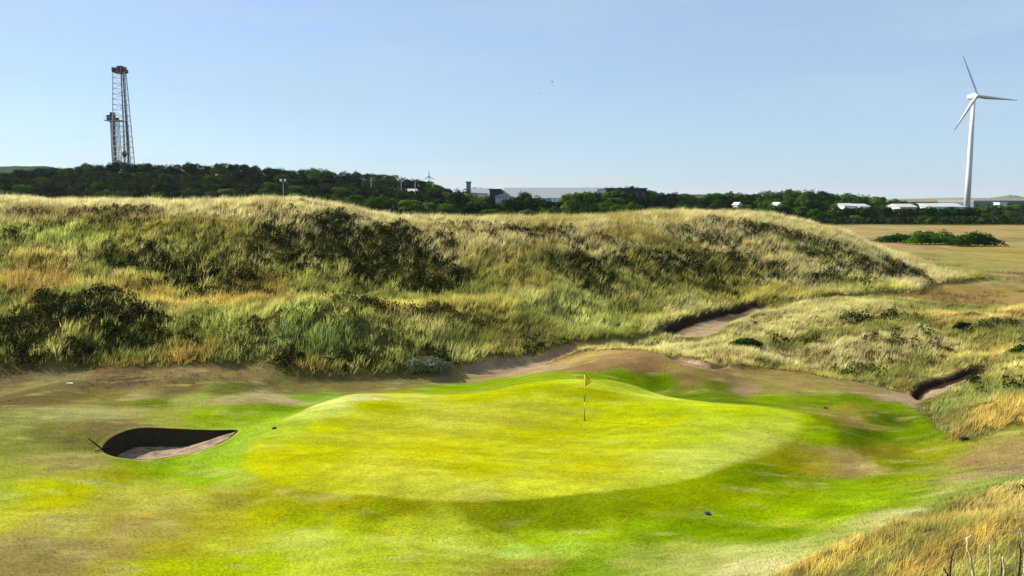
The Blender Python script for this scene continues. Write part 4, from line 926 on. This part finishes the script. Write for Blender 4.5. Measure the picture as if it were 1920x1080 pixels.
stalk([(1813,1010),(1817,1035),(1822,1062),(1826,1085)], .03, 'thickest bleached stalk, standing left of the other pale ones on the bank', M_STALK, YS, [[(1815,1014),(1824,1012)],[(1814,1012),(1828,1005)]])
stalk([(1856,1022),(1857,1045),(1857,1065),(1855,1085)], .017, 'slim straight pale stalk in the middle of the stalks on the bank', M_STALK, YS, [[(1858,1052),(1872,1058),(1882,1062)],[(1858,1050),(1864,1046)]])
stalk([(1880,1044),(1882,1060),(1885,1085)], .024, 'short bleached stalk right of the slim straight one', M_STALK, YS)
stalk([(1875,1033),(1879,1046)], .012, 'thin brown stalk tip just above the short bleached stalk', M_DSTALK, YS+.1)
stalk([(1796,1018),(1789,1030),(1784,1044),(1783,1052)], .02, 'bent dark brown stalk left of all the pale ones', M_DSTALK, YS+.1)
stalk([(1769,1065),(1777,1076)], .02, 'short broken brown stalk at the bottom edge left of the bent one', M_DSTALK, YS)
stalk([(1911,1019),(1914,1034)], .02, 'stubby dark brown stalk near the right edge', M_DSTALK, YS)
stalk([(1875,994),(1890,997),(1905,1000),(1917,1003)], .010, 'pale fallen stem lying almost level near the right edge', M_STALK, YS+.4)
stalk([(1886,1063),(1900,1070),(1920,1076)], .012, 'lowest pale fallen stem in the bottom right corner', M_STALK, YS)
stalk([(1890,1056),(1905,1060),(1922,1065)], .012, 'pale fallen stem just above the lowest one in the corner', M_STALK, YS)
stalk([(1912,990),(1917,1004),(1924,1015)], .014, 'pale leaning stalk at the very right edge', M_STALK, YS+.3)
stalk([(1913,908),(1919,912),(1926,918)], .03, 'dark broken stick poking in at the right edge above the bank', M_DSTALK, 18.)

# gulls
def bird(u, v, Yb, label, rz):
    p = Yb/F; x = xfac(u, v)*Yb; z = CAM_Z-Yb*tanv(v); root = empty('bird', (x, Yb, z), rz); tag(root, label, 'bird', 'birds in the sky')
    MB().tube([(-.22, 0, 0), (-.12, 0, .01), (.05, 0, 0), (.2, 0, -.01), (.3, 0, 0)], [.015, .05, .07, .04, .01], 8).build('body', M_BIRD, root, True)
    for s in (-1, 1):
        MB().add([(-.08, 0, .02), (.09, 0, .02), (.03, s*.28, .14), (-.06, s*.28, .14), (.14, s*.55, .06), (.1, s*.55, .065), (.0, s*.1, .03)], [(0, 1, 2, 3), (3, 2, 4, 5)]).build('wing', M_BIRD, root)
M_BIRD = mat_plain('gull_feathers', S(110, 118, 135), .8)
bird(1035.5, 153.5, 170, 'small dark bird flying high in the sky, upper right of the two', .5)
bird(1014.5, 175, 210, 'fainter small bird in the sky, lower left of the two', 1.0)

# ------------------------------------------------------------------ haze
hm = bpy.data.materials.new('haze'); hm.use_nodes = True; ht = hm.node_tree; ht.nodes.clear()
hv = ht.nodes.new('ShaderNodeVolumePrincipled'); hv.inputs['Density'].default_value = 4e-5; hv.inputs['Color'].default_value = (.86, .92, 1, 1); hv.inputs['Anisotropy'].default_value = .2
ho = ht.nodes.new('ShaderNodeOutputMaterial'); ht.links.new(hv.outputs[0], ho.inputs['Volume'])
hb = MB().box(-9500, 9500, -400, 12500, -12, 110).build('haze', hm); tag(hb, kind='stuff')
